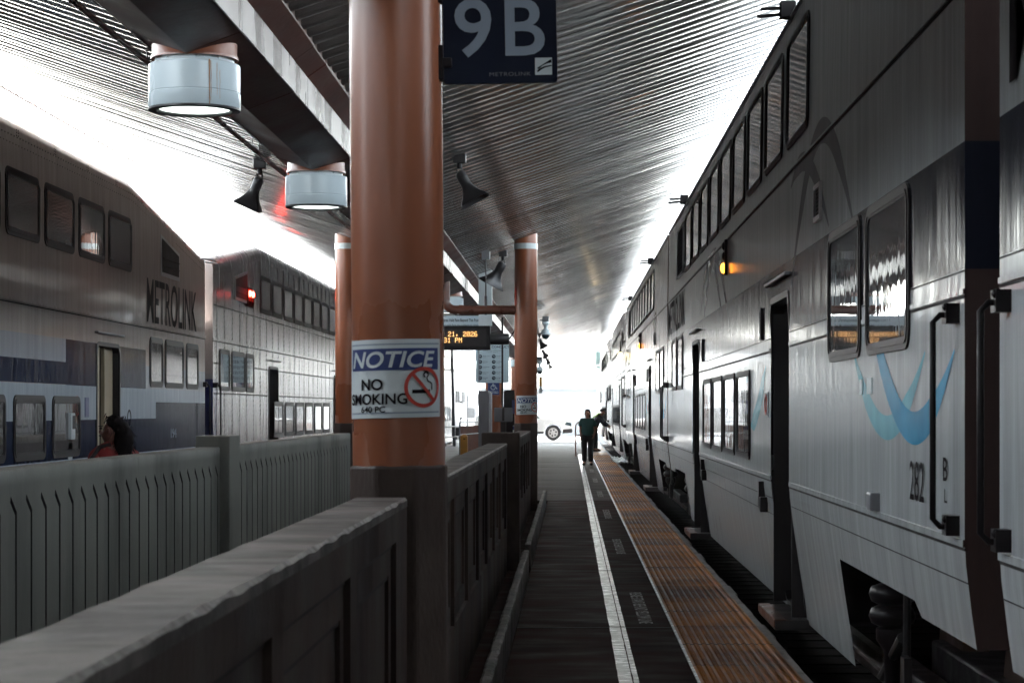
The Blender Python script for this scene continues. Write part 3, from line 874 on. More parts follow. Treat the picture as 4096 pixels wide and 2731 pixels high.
# departure display
FONT = {'T': '11111 00100 00100 00100 00100 00100 00100', 'h': '10000 10000 10110 11001 10001 10001 10001', 'u': '00000 00000 10001 10001 10001 10011 01101',
        'M': '10001 11011 10101 10101 10001 10001 10001', 'a': '00000 00000 01110 00001 01111 10001 01111', 'y': '00000 00000 10001 10001 01111 00001 01110',
        '2': '01110 10001 00001 00110 01000 10000 11111', '1': '00100 01100 00100 00100 00100 00100 01110', ',': '00000 00000 00000 00000 01100 00100 01000',
        '0': '01110 10001 10011 10101 11001 10001 01110', '6': '01110 10000 10000 11110 10001 10001 01110', 'P': '11110 10001 10001 11110 10000 10000 10000',
        ':': '00000 01100 01100 00000 01100 01100 00000', '3': '11110 00001 00001 01110 00001 00001 11110', ' ': '00000 00000 00000 00000 00000 00000 00000'}
root = empty('departure_display', (-2.115, 38.9, 2.9))
tag(root, 'black hanging display with amber dot date and time', 'display')
b = MB(); b.box(-.69, .69, 0, .30, -.214, .214)
b.build('housing', M['black'], root, bevel=.012)
b = MB(); b.box(-.62, .62, -.006, 0, -.15, .15)
b.build('screen', M['void'], root)
b = MB()
for row, txt, x0 in ((0, 'Thu May 21, 2026', -.595), (1, '3:31 PM', -.345 + .075)):
    for ci, ch in enumerate(txt):
        for ry, bits in enumerate(FONT[ch].split()):
            for rx, bit in enumerate(bits):
                if bit == '1':
                    x = x0 + ci * .0668 + rx * .0112; z = .110 - row * .110 - ry * .0128
                    b.box(x, x + .0092, -.010, -.006, z - .0092, z)
b.build('amber_text', M['led'], root, fix=False)
b = MB(); b.box(.02 + .46, .02 + .70, .04, .22, .216, 1.22)
b.build('hanging_post', M['white_sign'], root, bevel=.004)
b = MB(); b.lathe([(.10, 0), (.10, .32), (.085, .34)], (.69, .12, -.02), 24, 'x')
b.build('side_camera', M['horn'], root, smooth=40)
b = MB(); b.tube([(1.03, .12, -.02), (1.10, .12, .10), (1.16, .14, .22), (1.14, .16, .42)], .012, 8)
b.build('cable', M['black'], root, smooth=40)

root = empty('fare_sign', (-2.3, 39.45, 3.15))
tag(root, 'white fare sign with black print above the amber display', 'sign')
b = MB(); b.box(-.75, .80, 0, .03, -.18, .165)
b.build('board', M['paleblue'], root)
b = MB()
t = text2d('Metrolink Requires Valid Fare Beyond This Point', .052, .62, 0, .012)
tt = text2d('Metrolink ', .052, .62, 0, .012)
x0 = -.05 - .20
b.flat(t, lambda u, v: (u + x0 - .02, -.004, v + .06))
t = text2d('Persons without valid fare are subject to citation', .046, .72, 0, .004)
b.flat(t, lambda u, v: (u + x0 - .02, -.004, v - .028))
b.build('lettering', M['ink'], root, fix=False)

root = empty('conduct_sign', (-2.12, 59.6, 2.88))
tag(root, 'pale CODE OF CONDUCT board with ten round symbols, under the display', 'sign')
b = MB(); b.plate(rrect(-.455, .455, -.53, .53, .03), [], lambda u, v, d: (u, d, v), 0, .03)
b.build('board', M['paleblue'], root)
b = MB()
b.flat(text2d('CODE OF CONDUCT', .062, 1.05, 0, .02, 'CENTER'), lambda u, v: (u, -.004, v + .42))
for k, s in enumerate(('Metrolink rules apply to all people at the station', 'and on trains. Violators may be asked to leave', 'or cited under applicable law')):
    b.flat(text2d(s, .020, .9, 0, .004, 'CENTER'), lambda u, v: (u, -.004, v + .365 - .034 * k))
WORDS = ['Valid fare required', 'No smoking', 'No blocking doors', 'No loud noise', 'No vandalism', 'No alcohol', 'No soliciting', 'No loitering', 'No skateboards', 'No weapons']
for c_ in range(2):
    for r_ in range(5):
        b.flat(text2d(WORDS[c_ * 5 + r_], .024, .75, 0, .004), lambda u, v: (u - .265 + c_ * .37, -.004, v + .19 - r_ * .148))
        b.flat(text2d('at all times', .020, .75, 0, .002), lambda u, v: (u - .265 + c_ * .37, -.004, v + .155 - r_ * .148))
b.flat(text2d('To report a problem please call the station office', .020, .9, 0, .002, 'CENTER'), lambda u, v: (u, -.004, v - .49))
b.build('print', M['ink'], root, fix=False)
b = MB()
for c_ in range(2):
    for r_ in range(5):
        cx, cz = -.335 + c_ * .37, .19 - r_ * .148
        b.add([(cx + .052 * math.cos(6.283 * k / 20), -.005, cz + .052 * math.sin(6.283 * k / 20)) for k in range(20)], [tuple(range(20))])
b.build('symbol_discs', M['sign_navy'], root, fix=False)
b = MB()
for c_ in range(2):
    for r_ in range(5):
        cx, cz = -.335 + c_ * .37, .19 - r_ * .148
        b.obox((cx, -.007, cz), (.036, 0, -.022), (0, .001, 0), (.002, 0, .003))
        b.obox((cx + .008, -.007, cz + .012), (.010, 0, 0), (0, .001, 0), (0, 0, .010))
b.build('symbols', M['paleblue'], root, fix=False)

def wheelchair_sign(loc, label, s=1.0):
    root = empty('wheelchair_sign', loc)
    tag(root, label, 'sign', 'blue wheelchair signs')
    b = MB(); b.box(-.16 * s, .16 * s, 0, .012, -.17 * s, .17 * s)
    b.build('plate', M['sign_blue'], root)
    b = MB()
    def seg(p, q, w):
        p = Vector((p[0], 0, p[1])) * s; q = Vector((q[0], 0, q[1])) * s
        d = q - p; n_ = Vector((-d.z, 0, d.x)).normalized() * w * s / 2
        c = (p + q) / 2
        b.obox((c.x, -.004, c.z), d / 2, (0, .001, 0), n_)
    cx, cz, rr = -.012, .035, .062
    pr = None
    for k in range(19):
        a = R(95 + 14 * k)
        p = (cx + rr * math.cos(a), cz + rr * math.sin(a))
        if pr: seg(pr, p, .018)
        pr = p
    seg((-.014, .148), (-.014, .06), .022); seg((-.014, .10), (.05, .10), .016); seg((-.014, .062), (.052, .062), .02); seg((.052, .062), (.088, -.008), .02); seg((.088, -.008), (.112, .004), .016)
    b.flat(text2d('ACCESSIBLE', .034 * s, 1.0, 0, .015, 'CENTER'), lambda u, v: (u, -.004, v - .13 * s))
    b.obox((0, -.004, -.075 * s), (.13 * s, 0, 0), (0, .001, 0), (0, 0, .004 * s))
    b.build('symbol', M['white_sign'], root, fix=False)
wheelchair_sign((-2.13, 60.72, 2.20), 'blue wheelchair sign on the thick far column, just below the conduct board')

# ticket machine with little signs
root = empty('ticket_machine', (-1.22, 50.3, 0))
tag(root, 'tall black ticket machine half hidden behind the slim column', 'machine')
b = MB(); b.plate(rrect(-.31, .31, 0, 2.07, .05), [], lambda u, v, d: (u, d, v), 0, .6)
b.build('cabinet', M['black'], root)
b = MB(); b.box(-.12, .20, -.012, -.002, 1.52, 1.84)
b.build('blue_panel', M['sign_blue'], root)
b = MB(); b.box(-.10, .24, -.012, -.002, .93, 1.25)
b.build('white_panel', M['white_sign'], root)
b = MB(); b.box(-.10, .24, -.016, -.013, 1.15, 1.24)
b.flat(text2d('NO', .04, 1, 0, .015, 'CENTER'), lambda u, v: (u + .05, -.016, v + 1.08)); b.flat(text2d('SMOKING', .04, 1, 0, .015, 'CENTER'), lambda u, v: (u + .05, -.016, v + 1.01))
b.build('notice_print', M['sign_blue'], root, fix=False)
b = MB(); b.box(-.20, .20, 0, .26, 0, .31)
o = b.build('switch_box', M['grey_box'], bevel=.02, loc=(-1.47, 47.9, 1.35)); tag(o, 'grey electrical box with hinged lid, left of the black ticket machine', 'box')
b = MB(); b.box(-.02, .03, -.02, 0, .02, .33)
b.build('latch', M['horn'], o, bevel=.004)
b = MB(); b.box(-.04, 0, .1, .14, .31, 2.3)
b.build('riser_cable', M['black'], o)
b = MB(); b.box(-.06, .06, .05, .2, -1.35, 0)
b.build('stand', M['horn'], o)
root = empty('steel_cabinet', (-1.78, 46, 0))
tag(root, 'narrow grey steel cabinet edge standing behind the panelled wall', 'cabinet')
b = MB(); b.box(-.13, .06, 0, .5, 0, 2.02)
b.build('side', M['grey_box'], root, bevel=.006)
b = MB(); b.box(.07, .095, .02, .5, .02, 2.0); b.box(.10, .12, .02, .5, .02, 1.98)
b.build('door', M['white_sign'], root, bevel=.003)
b = MB(); b.tube([(-.14, -.02, .1), (-.14, -.02, 2.02), (-.14, -.02, 2.9), (-.20, -.02, 3.15), (-.42, -.02, 3.3)], .012, 8)
for z in (.5, .9, 1.3, 1.7): b.box(-.16, -.12, -.03, 0, z, z + .03)
b.build('conduit', M['grey_box'], root)

# far platform furniture
root = empty('bollard', (-3.4, 70, 0))
tag(root, 'short yellow bollard at the far end of the ramp', 'bollard')
b = MB(); b.box(-.115, .115, -.115, .115, 0, .76); b.add([(-.115, -.115, .76), (.115, -.115, .76), (.115, .115, .76), (-.115, .115, .76), (-.05, -.05, .82), (.05, -.05, .82), (.05, .05, .82), (-.05, .05, .82)], [(0, 1, 5, 4), (1, 2, 6, 5), (2, 3, 7, 6), (3, 0, 4, 7), (4, 5, 6, 7)])
b.build('post', M['yellow'], root, bevel=.01)
b = MB(); b.box(-.02, .04, -.117, -.114, .66, .69)
b.build('mark', M['ink'], root)

def railing(x0, y0, x1, y1, label, h=1.15, picket=True, m='gate_brown', rail_m='grey_box'):
    root = empty('railing', (x0, y0, 0))
    tag(root, label, 'railing')
    d = Vector((x1 - x0, y1 - y0, 0)); L = d.length; d.normalize()
    rad = .025
    loop = [(d * 0), Vector((0, 0, h - .1)), d * .1 + Vector((0, 0, h)), d * (L - .1) + Vector((0, 0, h)), d * L + Vector((0, 0, h - .1)), d * L]
    b = MB(); b.tube(loop, rad, 8)
    b.tube([Vector((0, 0, .62 * h)), d * L + Vector((0, 0, .62 * h))], rad * .8, 8)
    b.build('rail', M[rail_m], root, smooth=40)
    if picket:
        b = MB(); n = int(L / .13)
        for k in range(1, n):
            p = d * (L * k / n)
            b.box(p.x - .012, p.x + .012, p.y - .03, p.y + .03, .08, .88 * h)
        b.build('panel', M[m], root)
railing(-3.95, 78, -3.2, 88, 'brown picket gate with grey handrail at the far left, behind the bollard')
railing(-4.6, 76, -4.0, 82, 'dark crowd railing at the far left end, lower and more open', h=1.0, picket=False)
railing(.20, 75.6, .55, 75.8, 'brown handrail beside the standing woman in green', h=1.17, picket=False, rail_m='gate_brown')
railing(.95, 100, 1.3, 108, 'dark picket railing behind the leaning worker', h=1.1)
# crumpled plastic sheet on the edge
bm = bmesh.new(); bmesh.ops.create_grid(bm, x_segments=26, y_segments=40, size=.5)
for v in bm.verts:
    v.co.x *= .55; v.co.y *= 6
    v.co.z = .05 + .10 * noise.noise((v.co.x * 9, v.co.y * 3, 4)) + .05 * noise.noise((v.co.x * 22, v.co.y * 9, 1))
me = bpy.data.meshes.new('plastic_sheet'); bm.to_mesh(me); bm.free(); me.materials.append(M['plastic'])
o = bpy.data.objects.new('plastic_sheet', me); col.objects.link(o); o.location = (1.60, 68, .0)
tag(o, 'crumpled white plastic sheet lying at the platform edge by the train', 'plastic sheet')

# ------------------------------------------------------------------ trains
def smooth_bend(z):  # inward offset of the side at height z (right-hand cars)
    pts = [(.05, .14), (.3, .105), (.55, .066), (.8, .03), (1.0, .006), (1.1, 0), (3.3, 0), (4.35, .015), (6, .015)]
    for (a, p), (b_, q) in zip(pts, pts[1:]):
        if z <= b_: return p + (q - p) * max(0, (z - a)) / (b_ - a)
    return .015

ROOF = [(0, 0), (.012, .06), (.04, .12), (.10, .18), (.2, .225), (.5, .27), (1.0, .295), (1.5, .30), (2.0, .295), (2.5, .27), (2.8, .225), (2.9, .18), (2.96, .12), (2.988, .06), (3.0, 0)]

class Car:
    """one bilevel coach; local u = 0 at the end nearest the camera; sgn +1 right track, -1 left track"""
    def __init__(s, sgn, xs, y0, L, name, label, paint, tops, bend, group):
        s.sgn, s.L, s.bend = sgn, L, bend
        s.root = empty(name, (xs, y0, 0))
        tag(s.root, label, 'train car', group)
        s.tops = tops; s.paint = paint
    def p(s, u, z, d=0):          # d > 0: proud of the side
        return (s.sgn * (s.bend(z) - d), u, z)
    def top(s, u):
        for (a, p), (b_, q) in zip(s.tops, s.tops[1:]):
            if u <= b_ + 1e-6: return p + (q - p) * (u - a) / (b_ - a)
        return s.tops[-1][1]
    def shell(s, outline_low, holes, levels):
        bm = bmesh.new()
        top_pts = [(u, z) for u, z in reversed(s.tops)]
        outline = outline_low + top_pts
        polys = [[Vector((u, v, 0)) for u, v in q] for q in [outline] + holes]
        flat = [p for q in polys for p in q]
        bv = [bm.verts.new(p) for p in flat]
        for t in tessellate_polygon(polys):
            try: bm.faces.new([bv[i] for i in t])
            except ValueError: pass
        for lv in levels:
            bmesh.ops.bisect_plane(bm, geom=bm.verts[:] + bm.edges[:] + bm.faces[:], plane_co=(0, lv, 0), plane_no=(0, 1, 0))
        for v in bm.verts:
            v.co = Vector(s.p(v.co.x, v.co.y))
        me = bpy.data.meshes.new('t'); bm.to_mesh(me); bm.free()
        b = MB(); b.add([v.co[:] for v in me.vertices], [tuple(f.vertices) for f in me.polygons]); bpy.data.meshes.remove(me)
        # roof rings and the far side, carried low to block light underneath
        n = len(ROOF); vs = []; fs = []
        us = [u for u, z in s.tops]
        for u, z in s.tops:
            k = s.bend(z)
            vs += [(s.sgn * (k + x * (3.0 - 2 * k) / 3), u, z + h) for x, h in ROOF] + [(s.sgn * 3.0, u, -.1)]
        m_ = n + 1
        for i in range(len(us) - 1):
            for j in range(m_ - 1):
                fs.append((i * m_ + j, i * m_ + j + 1, (i + 1) * m_ + j + 1, (i + 1) * m_ + j))
        b.add(vs, fs)
        # ends
        for u, z in (s.tops[0], s.tops[-1]):
            k = s.bend(z)
            zz = [.67, .8, .9, 1.0, 1.1, 2.0, 3.3, z]
            vs = [s.p(u, q) for q in zz] + [(s.sgn * (k + x * (3.0 - 2 * k) / 3), u, z + h) for x, h in ROOF[1:]] + [(s.sgn * 3.0, u, .67)]
            b.add(vs, [tuple(range(len(vs)))])
        b.quad((s.sgn * .25, 0, .66), (s.sgn * 3, 0, .66), (s.sgn * 3, s.L, .66), (s.sgn * .25, s.L, .66))
        o = b.build('body', s.paint, s.root, smooth=28)
        for pf in o.data.polygons:
            if abs(pf.normal.x) > .93 or abs(pf.normal.y) > .9: pf.use_smooth = False
        return o
    def window(s, u0, u1, z0, z1, pane, r=.11, fw=.055, slim=False):
        w = MB(); out = rrect(u0, u1, z0, z1, r); inn = rrect(u0 + fw, u1 - fw, z0 + fw, z1 - fw, max(.03, r - fw * .6))
        w.plate(out, [inn], lambda u, v, d: s.p(u, v, d), -.02, .011)
        inn2 = rrect(u0 + fw * .45, u1 - fw * .45, z0 + fw * .45, z1 - fw * .45, r * .8); inn3 = rrect(u0 + fw * .8, u1 - fw * .8, z0 + fw * .8, z1 - fw * .8, r * .6)
        w.plate(inn2, [inn3], lambda u, v, d: s.p(u, v, d), .010, .017)
        f = w.build('window', M['black_rubber'], s.root)
        w = MB(); w.plate(rrect(u0 + fw * .9, u1 - fw * .9, z0 + fw * .9, z1 - fw * .9, .05), [], lambda u, v, d: s.p(u, v, d), -.015, .006)
        w.build('pane', pane, f)
        return f
    def door(s, u0, u1, z0, z1, leaf=None, trim='seam'):
        # jamb frame round a deep dark opening
        f = MB(); f.plate(rrect(u0 - .035, u1 + .035, z0 - .01, z1 + .035, .13), [rrect(u0 + .012, u1 - .012, z0 + .012, z1 - .012, .11)], lambda u, v, d: s.p(u, v, d), -.10, .008)
        o = f.build('door', M['black_rubber'], s.root)
        sg = s.sgn
        b = MB()
        xa, xb = .02, .62
        for q in ((u0, u0 + .02), (u1 - .02, u1)):
            b.box(min(sg * xa, sg * xb) + (.0), max(sg * xa, sg * xb), q[0], q[1], z0, z1)
        b.box(min(sg * .6, sg * .65), max(sg * .6, sg * .65), u0, u1, z0, z1)
        b.box(min(sg * .17, sg * .65), max(sg * .17, sg * .65), u0, u1, z0 - .03, z0)
        b.box(min(sg * .02, sg * .65), max(sg * .02, sg * .65), u0, u1, z1, z1 + .03)
        b.build('recess', M['void'], o)
        if leaf:
            b = MB()
            m1 = u0 + (u1 - u0) * .40; m2 = u0 + (u1 - u0) * .62
            b.box(min(sg * .08, sg * .13), max(sg * .08, sg * .13), u0 + .02, m1, z0, z1 - .02); b.box(min(sg * .08, sg * .13), max(sg * .08, sg * .13), m2, u1 - .02, z0, z1 - .02)
            b.build('leaf', leaf, o, bevel=.006)
        # rain strip
        b = MB(); c0, c1 = s.p(u0 - .12, z1 + .13, .045), s.p(u1 + .12, z1 + .16, 0)
        b.box(min(c0[0], c1[0]), max(c0[0], c1[0]), u0 - .12, u1 + .12, z1 + .13, z1 + .155)
        b.build('rain_strip', M['trim'], o, bevel=.006)
        return o
    def text(s, txt, u_left, z, h, sx, m, width=None, bold=.01, name='lettering', d=.006, shear=0):
        tv, tf = text2d(txt, h, sx, shear, bold)
        W = max(u for u, v in tv)
        k = width / W if width else 1
        b = MB(); b.flat((tv, tf), lambda u, v: s.p(u_left - s.sgn * u * k, z + v, d))
        return b.build(name, m, s.root, fix=False)
    gaps = ()
    def runs(s, z, h, u0, u1):
        cuts = sorted((a, b_) for a, b_, za, zb in s.gaps if za < z + h and zb > z)
        out = []; u = u0
        for a, b_ in cuts:
            if a > u: out.append((u, min(a, u1)))
            u = max(u, b_)
        if u < u1: out.append((u, u1))
        return out
    def rail_trim(s, z, h, m, d=.016, u0=0, u1=None, name='side_rail'):
        u1 = s.L if u1 is None else u1
        b = MB(); c = s.p(0, z, d); c2 = s.p(0, z, -.01)
        for a, q in s.runs(z, h, u0, u1):
            b = MB(); b.box(min(c[0], c2[0]), max(c[0], c2[0]), a, q, z, z + h)
            b.build(name, m, s.root)
    def seam(s, z, u0=0, u1=None, h=.012, d=.003):
        u1 = s.L if u1 is None else u1
        b = MB(); c = s.p(0, z, d); c2 = s.p(0, z, -.01)
        for a, q in s.runs(z, h, u0, u1):
            b = MB(); b.box(min(c[0], c2[0]), max(c[0], c2[0]), a, q, z, z + h)
            b.build('seam', M['seam'], s.root)
    def handle(s, u, z0, z1, out=.10, du=.0):
        b = MB()
        a = s.p(u, z0, .0); 
        P = lambda z, d, uu=u: s.p(uu, z, d)
        b.tube([P(z0, .03), P(z0, out - .03), P(z0 + .03, out), P(z1 - .03, out), P(z1, out - .03), P(z1, .03)], .013, 10)
        for z in (z0, z1):
            c = P(z, .025); b.box(c[0] - .03, c[0] + .03, u - .05, u + .05, z - .035, z + .045)
            c = P(z, .05); b.sphere((c[0], u - .03, z + .03), .018, 8, 6)
        return b.build('grab_handle', M['black'], s.root, smooth=40)
    def bogie(s, uc, half=1.35, spring=True):
        o = MB(); sg = s.sgn
        o.box(min(sg * .55, sg * 2.6), max(sg * .55, sg * 2.6), uc - half * .9, uc + half * .9, .0, .28)
        o.box(min(sg * .28, sg * .42), max(sg * .28, sg * .42), uc - half * .95, uc + half * .95, .06, .2)
        bo = o.build('bogie', M['black'], s.root, bevel=.02)
        for du in (-.95, .95):
            w = MB(); w.lathe([(.40, sg * .62), (.40, sg * .74), (.42, sg * .76)], (0, uc + du, .2), 24, 'x')
            w.build('wheel', M['rail_steel'], bo, smooth=40)
        if spring:
            for du in ((.45,) if uc < 13 else (-.45,)):
                w = MB()
                w.lathe([(.05, .70), (.06, .67), (.115, .65), (.13, .61), (.115, .57), (.075, .55), (.115, .53), (.13, .49), (.115, .45), (.07, .43), (.09, .42), (.09, .36), (.05, .30), (.04, .1)], (sg * .21, uc + du, 0), 24)
                w.build('air_spring', M['black_rubber'], bo, smooth=50)
        d = MB(); d.tube([(sg * .20, uc - .15, .74), (sg * .20, uc - .10, .08)], .022, 8); d.tube([(sg * .22, uc + .15, .4), (sg * .2, uc + .75, .12)], .03, 8)
        d.box(min(sg * .16, sg * .2), max(sg * .16, sg * .2), uc - .30, uc - .16, .1, .34)
        d.build('damper', M['horn'], bo, smooth=40)
        return bo
    def step(s, u0, u1, z=.13):
        b = MB(); sg = s.sgn
        b.box(min(-sg * .11, sg * .3), max(-sg * .11, sg * .3), u0, u1, z - .07, z)
        o = b.build('step', M['horn'], s.root, bevel=.008)
        b = MB(); b.box(min(-sg * .112, -sg * .03), max(-sg * .112, -sg * .03), u0, u1, z, z + .006); b.box(min(-sg * .116, -sg * .11), max(-sg * .116, -sg * .11), u0, u1, z - .05, z)
        b.build('nosing', M['pipe'], o)
        return o
    def louver(s, u0, u1, z0, z1, n=8, m='black', frame='trim'):
        b = MB(); b.plate([(u0, z0), (u1, z0), (u1, z1), (u0, z1)], [[(u0 + .03, z0 + .03), (u1 - .03, z0 + .03), (u1 - .03, z1 - .03), (u0 + .03, z1 - .03)]], lambda u, v, d: s.p(u, v, d), 0, .02)
        o = b.build('louver', M[frame], s.root)
        b = MB(); b.plate([(u0 + .03, z0 + .03), (u1 - .03, z0 + .03), (u1 - .03, z1 - .03), (u0 + .03, z1 - .03)], [], lambda u, v, d: s.p(u, v, d), 0, .005)
        b.build('backing', M['void'], o)
        b = MB()
        for k in range(n):
            z = z0 + .04 + (z1 - z0 - .08) * (k + .5) / n; hh = (z1 - z0) / n * .25
            a = s.p(0, z, .006); c = s.p(0, z, .024)
            b.add([s.p(u0 + .03, z + hh, .006), s.p(u1 - .03, z + hh, .006), s.p(u1 - .03, z - hh, .024), s.p(u0 + .03, z - hh, .024)], [(0, 1, 2, 3)])
        b.build('slat', M[m], o, fix=False)
        return o

def ribbon(c, u0, u1, f, w, m, name='ribbon_stripe', d=.0015, n=90):
    b = MB(); vs = []; fs = []; ok = []
    for k in range(n + 1):
        u = u0 + (u1 - u0) * k / n
        z = f(u); dz = (f(u + .02) - f(u - .02)) / .04
        nx, nz = -dz, 1; l = math.hypot(nx, nz); nx /= l; nz /= l
        wk = w * min(1, .12 + 4 * min(k, n - k) / n)
        pa, pb = (u + nx * wk / 2, z + nz * wk / 2), (u - nx * wk / 2, z - nz * wk / 2)
        vs += [c.p(pa[0], pa[1], d), c.p(pb[0], pb[1], d)]
        if k: fs.append((2 * k - 2, 2 * k - 1, 2 * k + 1, 2 * k))
    b.add(vs, fs)
    return b.build(name, m, c.root, fix=False)

def right_car(y0, label, number=None, full=True):
    L = 25.95
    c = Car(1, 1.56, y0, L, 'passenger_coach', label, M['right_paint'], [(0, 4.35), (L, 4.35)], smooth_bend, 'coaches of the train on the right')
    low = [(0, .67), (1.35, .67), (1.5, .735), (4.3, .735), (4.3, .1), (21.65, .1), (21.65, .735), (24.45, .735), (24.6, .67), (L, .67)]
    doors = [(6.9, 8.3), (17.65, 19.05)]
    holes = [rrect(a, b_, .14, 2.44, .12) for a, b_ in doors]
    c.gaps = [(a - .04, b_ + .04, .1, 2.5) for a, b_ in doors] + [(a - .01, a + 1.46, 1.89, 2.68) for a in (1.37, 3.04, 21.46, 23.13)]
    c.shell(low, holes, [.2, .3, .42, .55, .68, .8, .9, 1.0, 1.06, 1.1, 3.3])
    for k in range(9):
        u = 5.63 + 1.725 * k
        c.window(u, u + 1.44, 3.47, 4.25, M['pane_upper'])
    c.louver(21.3, 22.9, 3.5, 4.2, 11)
    for a in (1.37, 3.04, 21.46, 23.13):
        c.window(a, a + 1.45, 1.90, 2.67, M['pane'], fw=.06)
    for k in range(4):
        c.window(10.2 + 1.71 * k, 10.2 + 1.71 * k + 1.45, 1.185, 1.965, M['pane'])
    for a, b_ in doors:
        c.door(a, b_, .14, 2.44)
        c.step(a - .1, b_ - .2)
    for a in (9.0, 16.8):
        c.louver(a, a + .12, 2.18, 2.44, 6, 'black', 'black')
        b = MB(); p = c.p(a, .95, .05); q = c.p(a, .95, -.01)
        b.box(min(p[0], q[0]), max(p[0], q[0]), a - .05, a + .05, .84, 1.04)
        b.box(min(p[0], q[0]), max(p[0], q[0]), a - .2, a - .08, .80, .92)
        b.build('latch_handle', M['black'], c.root, bevel=.006)
    c.rail_trim(1.075, .030, c.paint, .009); c.seam(1.060); c.seam(2.165, h=.006)
    c.rail_trim(2.075, .022, c.paint, .007); c.seam(2.06)
    c.seam(3.285, h=.016); c.rail_trim(3.302, .014, c.paint, .008)
    c.seam(.93, h=.005); c.seam(.80, h=.004, u0=8.4, u1=17.6)
    c.rail_trim(4.40, .010, M['trim'], .012, name='gutter')
    c.louver(4.85, 5.2, 2.80, 3.03, 6, 'horn', 'trim')
    # rooftop bracket lamps
    for u in (6.9, 20.9):
        b = MB(); p = c.p(u, 4.45, .02)
        b.box(p[0] - .06, p[0] + .05, u - .06, u + .06, 4.40, 4.52); b.tube([(p[0] - .02, u - .04, 4.47), (p[0] - .20, u - .04, 4.46)], .014, 8); b.tube([(p[0] - .02, u + .04, 4.44), (p[0] - .22, u + .04, 4.42)], .014, 8)
        b.build('roof_bracket', M['black'], c.root, bevel=.005)
    # marker lights: three in a strip, lowest lit
    b = MB(); p = c.p(13, 3.1, .02)
    b.box(p[0] - .01, p[0] + .03, 12.95, 13.05, 2.95, 3.30)
    for z in (3.24, 3.14): b.sphere((p[0] - .012, 13, z), .04, 10, 6, (.6, 1, 1.1))
    mk = b.build('marker_light', M['black'], c.root, smooth=40)
    b = MB(); b.sphere((p[0] - .018, 13, 3.02), .042, 12, 8, (.7, 1, 1.25))
    b.build('lit_lens', M['orange_lamp'], mk, smooth=60)
    c.handle(.16, 1.15, 2.0); c.handle(L - .16, 1.15, 2.0)
    c.bogie(2.9); c.bogie(L - 2.9)
    c.text('METROLINK', 25.75, 2.785, .455, 1, M['ink'], width=4.9, bold=.02)
    # swirling ribbons of the livery
    f1 = lambda u: 2.44 + .905 * math.cos(2 * math.pi * (u - 4.95) / 7.4)
    f2 = lambda u: 2.36 + .92 * math.cos(2 * math.pi * (u - 6.1) / 8.6)
    ribbon(c, 3.3, 7.2 - .45, f1, .16, M['ribbon_grey']); ribbon(c, .22, 2.9, f1, .15, M['ribbon_blue'], d=.0022)
    ribbon(c, 4.5, 6.75, f2, .13, M['ribbon_grey'], d=.002); ribbon(c, .95, 3.4, lambda u: 2.43 + .90 * math.cos(2 * math.pi * (u - 6.1) / 8.0), .12, M['ribbon_teal'], d=.0018)
    f3 = lambda u: 2.38 + .9 * math.cos(2 * math.pi * (u - 14.9) / 9.2)
    f4 = lambda u: 2.38 + .9 * math.cos(2 * math.pi * (u - 15.7) / 9.2)
    ribbon(c, 12.7, 17.2, f3, .16, M['ribbon_grey']); ribbon(c, 13.4, 17.4, f4, .12, M['ribbon_grey'], d=.002)
    ribbon(c, 8.7, 10.15, f3, .18, M['ribbon_teal'], d=.002)
    if number:
        c.text(number, 1.36, 1.212, .172, .8, M['ink'], width=.40, bold=.004, name='car_number')
        c.text('B', .47, 1.325, .095, .9, M['ink'], width=.11, name='end_mark'); c.text('L', .44, 1.235, .055, .9, M['ink'], width=.07, name='end_mark')
        b = MB(); p = c.p(2.4, 1.14, .05); q = c.p(2.4, 1.14, -.01)
        b.box(min(p[0], q[0]), max(p[0], q[0]), 2.35, 2.5, 1.11, 1.20)
        b.build('socket_box', M['grey_box'], c.root, bevel=.008)
        for (u0, u1, z0, z1) in ((2.62, 2.80, 1.70, 1.785), (2.98, 3.08, 1.70, 1.78)):
            b = MB(); b.plate([(u0, z0), (u1, z0), (u1, z1), (u0, z1)], [], lambda u, v, d: c.p(u, v, d), 0, .006)
            b.build('sticker', M['white_sign'], c.root)
    b = MB(); C = (8.72, 1.66); 
    ring = circ(C[0], C[1], .085, 24); b.plate(ring, [circ(C[0], C[1], .066, 24)], lambda u, v, d: c.p(u, v, d), 0, .006)
    b.build('no_smoking_decal', M['red'], c.root)
    b = MB(); b.plate([(8.48, 1.56), (8.58, 1.56), (8.58, 1.76), (8.48, 1.76)], [], lambda u, v, d: c.p(u, v, d), 0, .006)
    b.build('button_panel', M['grey_box'], c.root)
    # gangway between coaches and couplers
    b = MB(); b.box(.75, 2.25, L, L + .7, .9, 3.1)
    b.build('gangway', M['void'], c.root)
    b = MB(); b.tube([(1.5, -.4, .5), (1.5, .6, .5)], .08, 10); b.tube([(.5, -.3, .75), (.6, -.2, .35), (.62, .3, .25), (.55, .6, .6)], .03, 8)
    b.build('coupler_hose', M['horn'], c.root, smooth=40)
    return c

cars_r = [(7.9 - 26.25 - 26.28, 'right coach behind the viewer, outside the picture', None), (7.9 - 25.95, 'nearest coach at the right edge of the picture, mostly out of view', None), (8.6, 'nearest full white coach, numbered 282, with blue ribbon livery', '282'), (8.6 + 26.25, 'second white coach, beyond the coach numbered 282', None)]
cars = [right_car(y, lab, num) for y, lab, num in cars_r]

def left_bend(z):
    pts = [(.05, .06), (1.0, 0), (2.75, 0), (4.4, .10), (6, .10)]
    for (a, p), (b_, q) in zip(pts, pts[1:]):
        if z <= b_: return p + (q - p) * max(0, (z - a)) / (b_ - a)
    return .10
def flat_bend(z): return 0.0 if z < 4 else .01

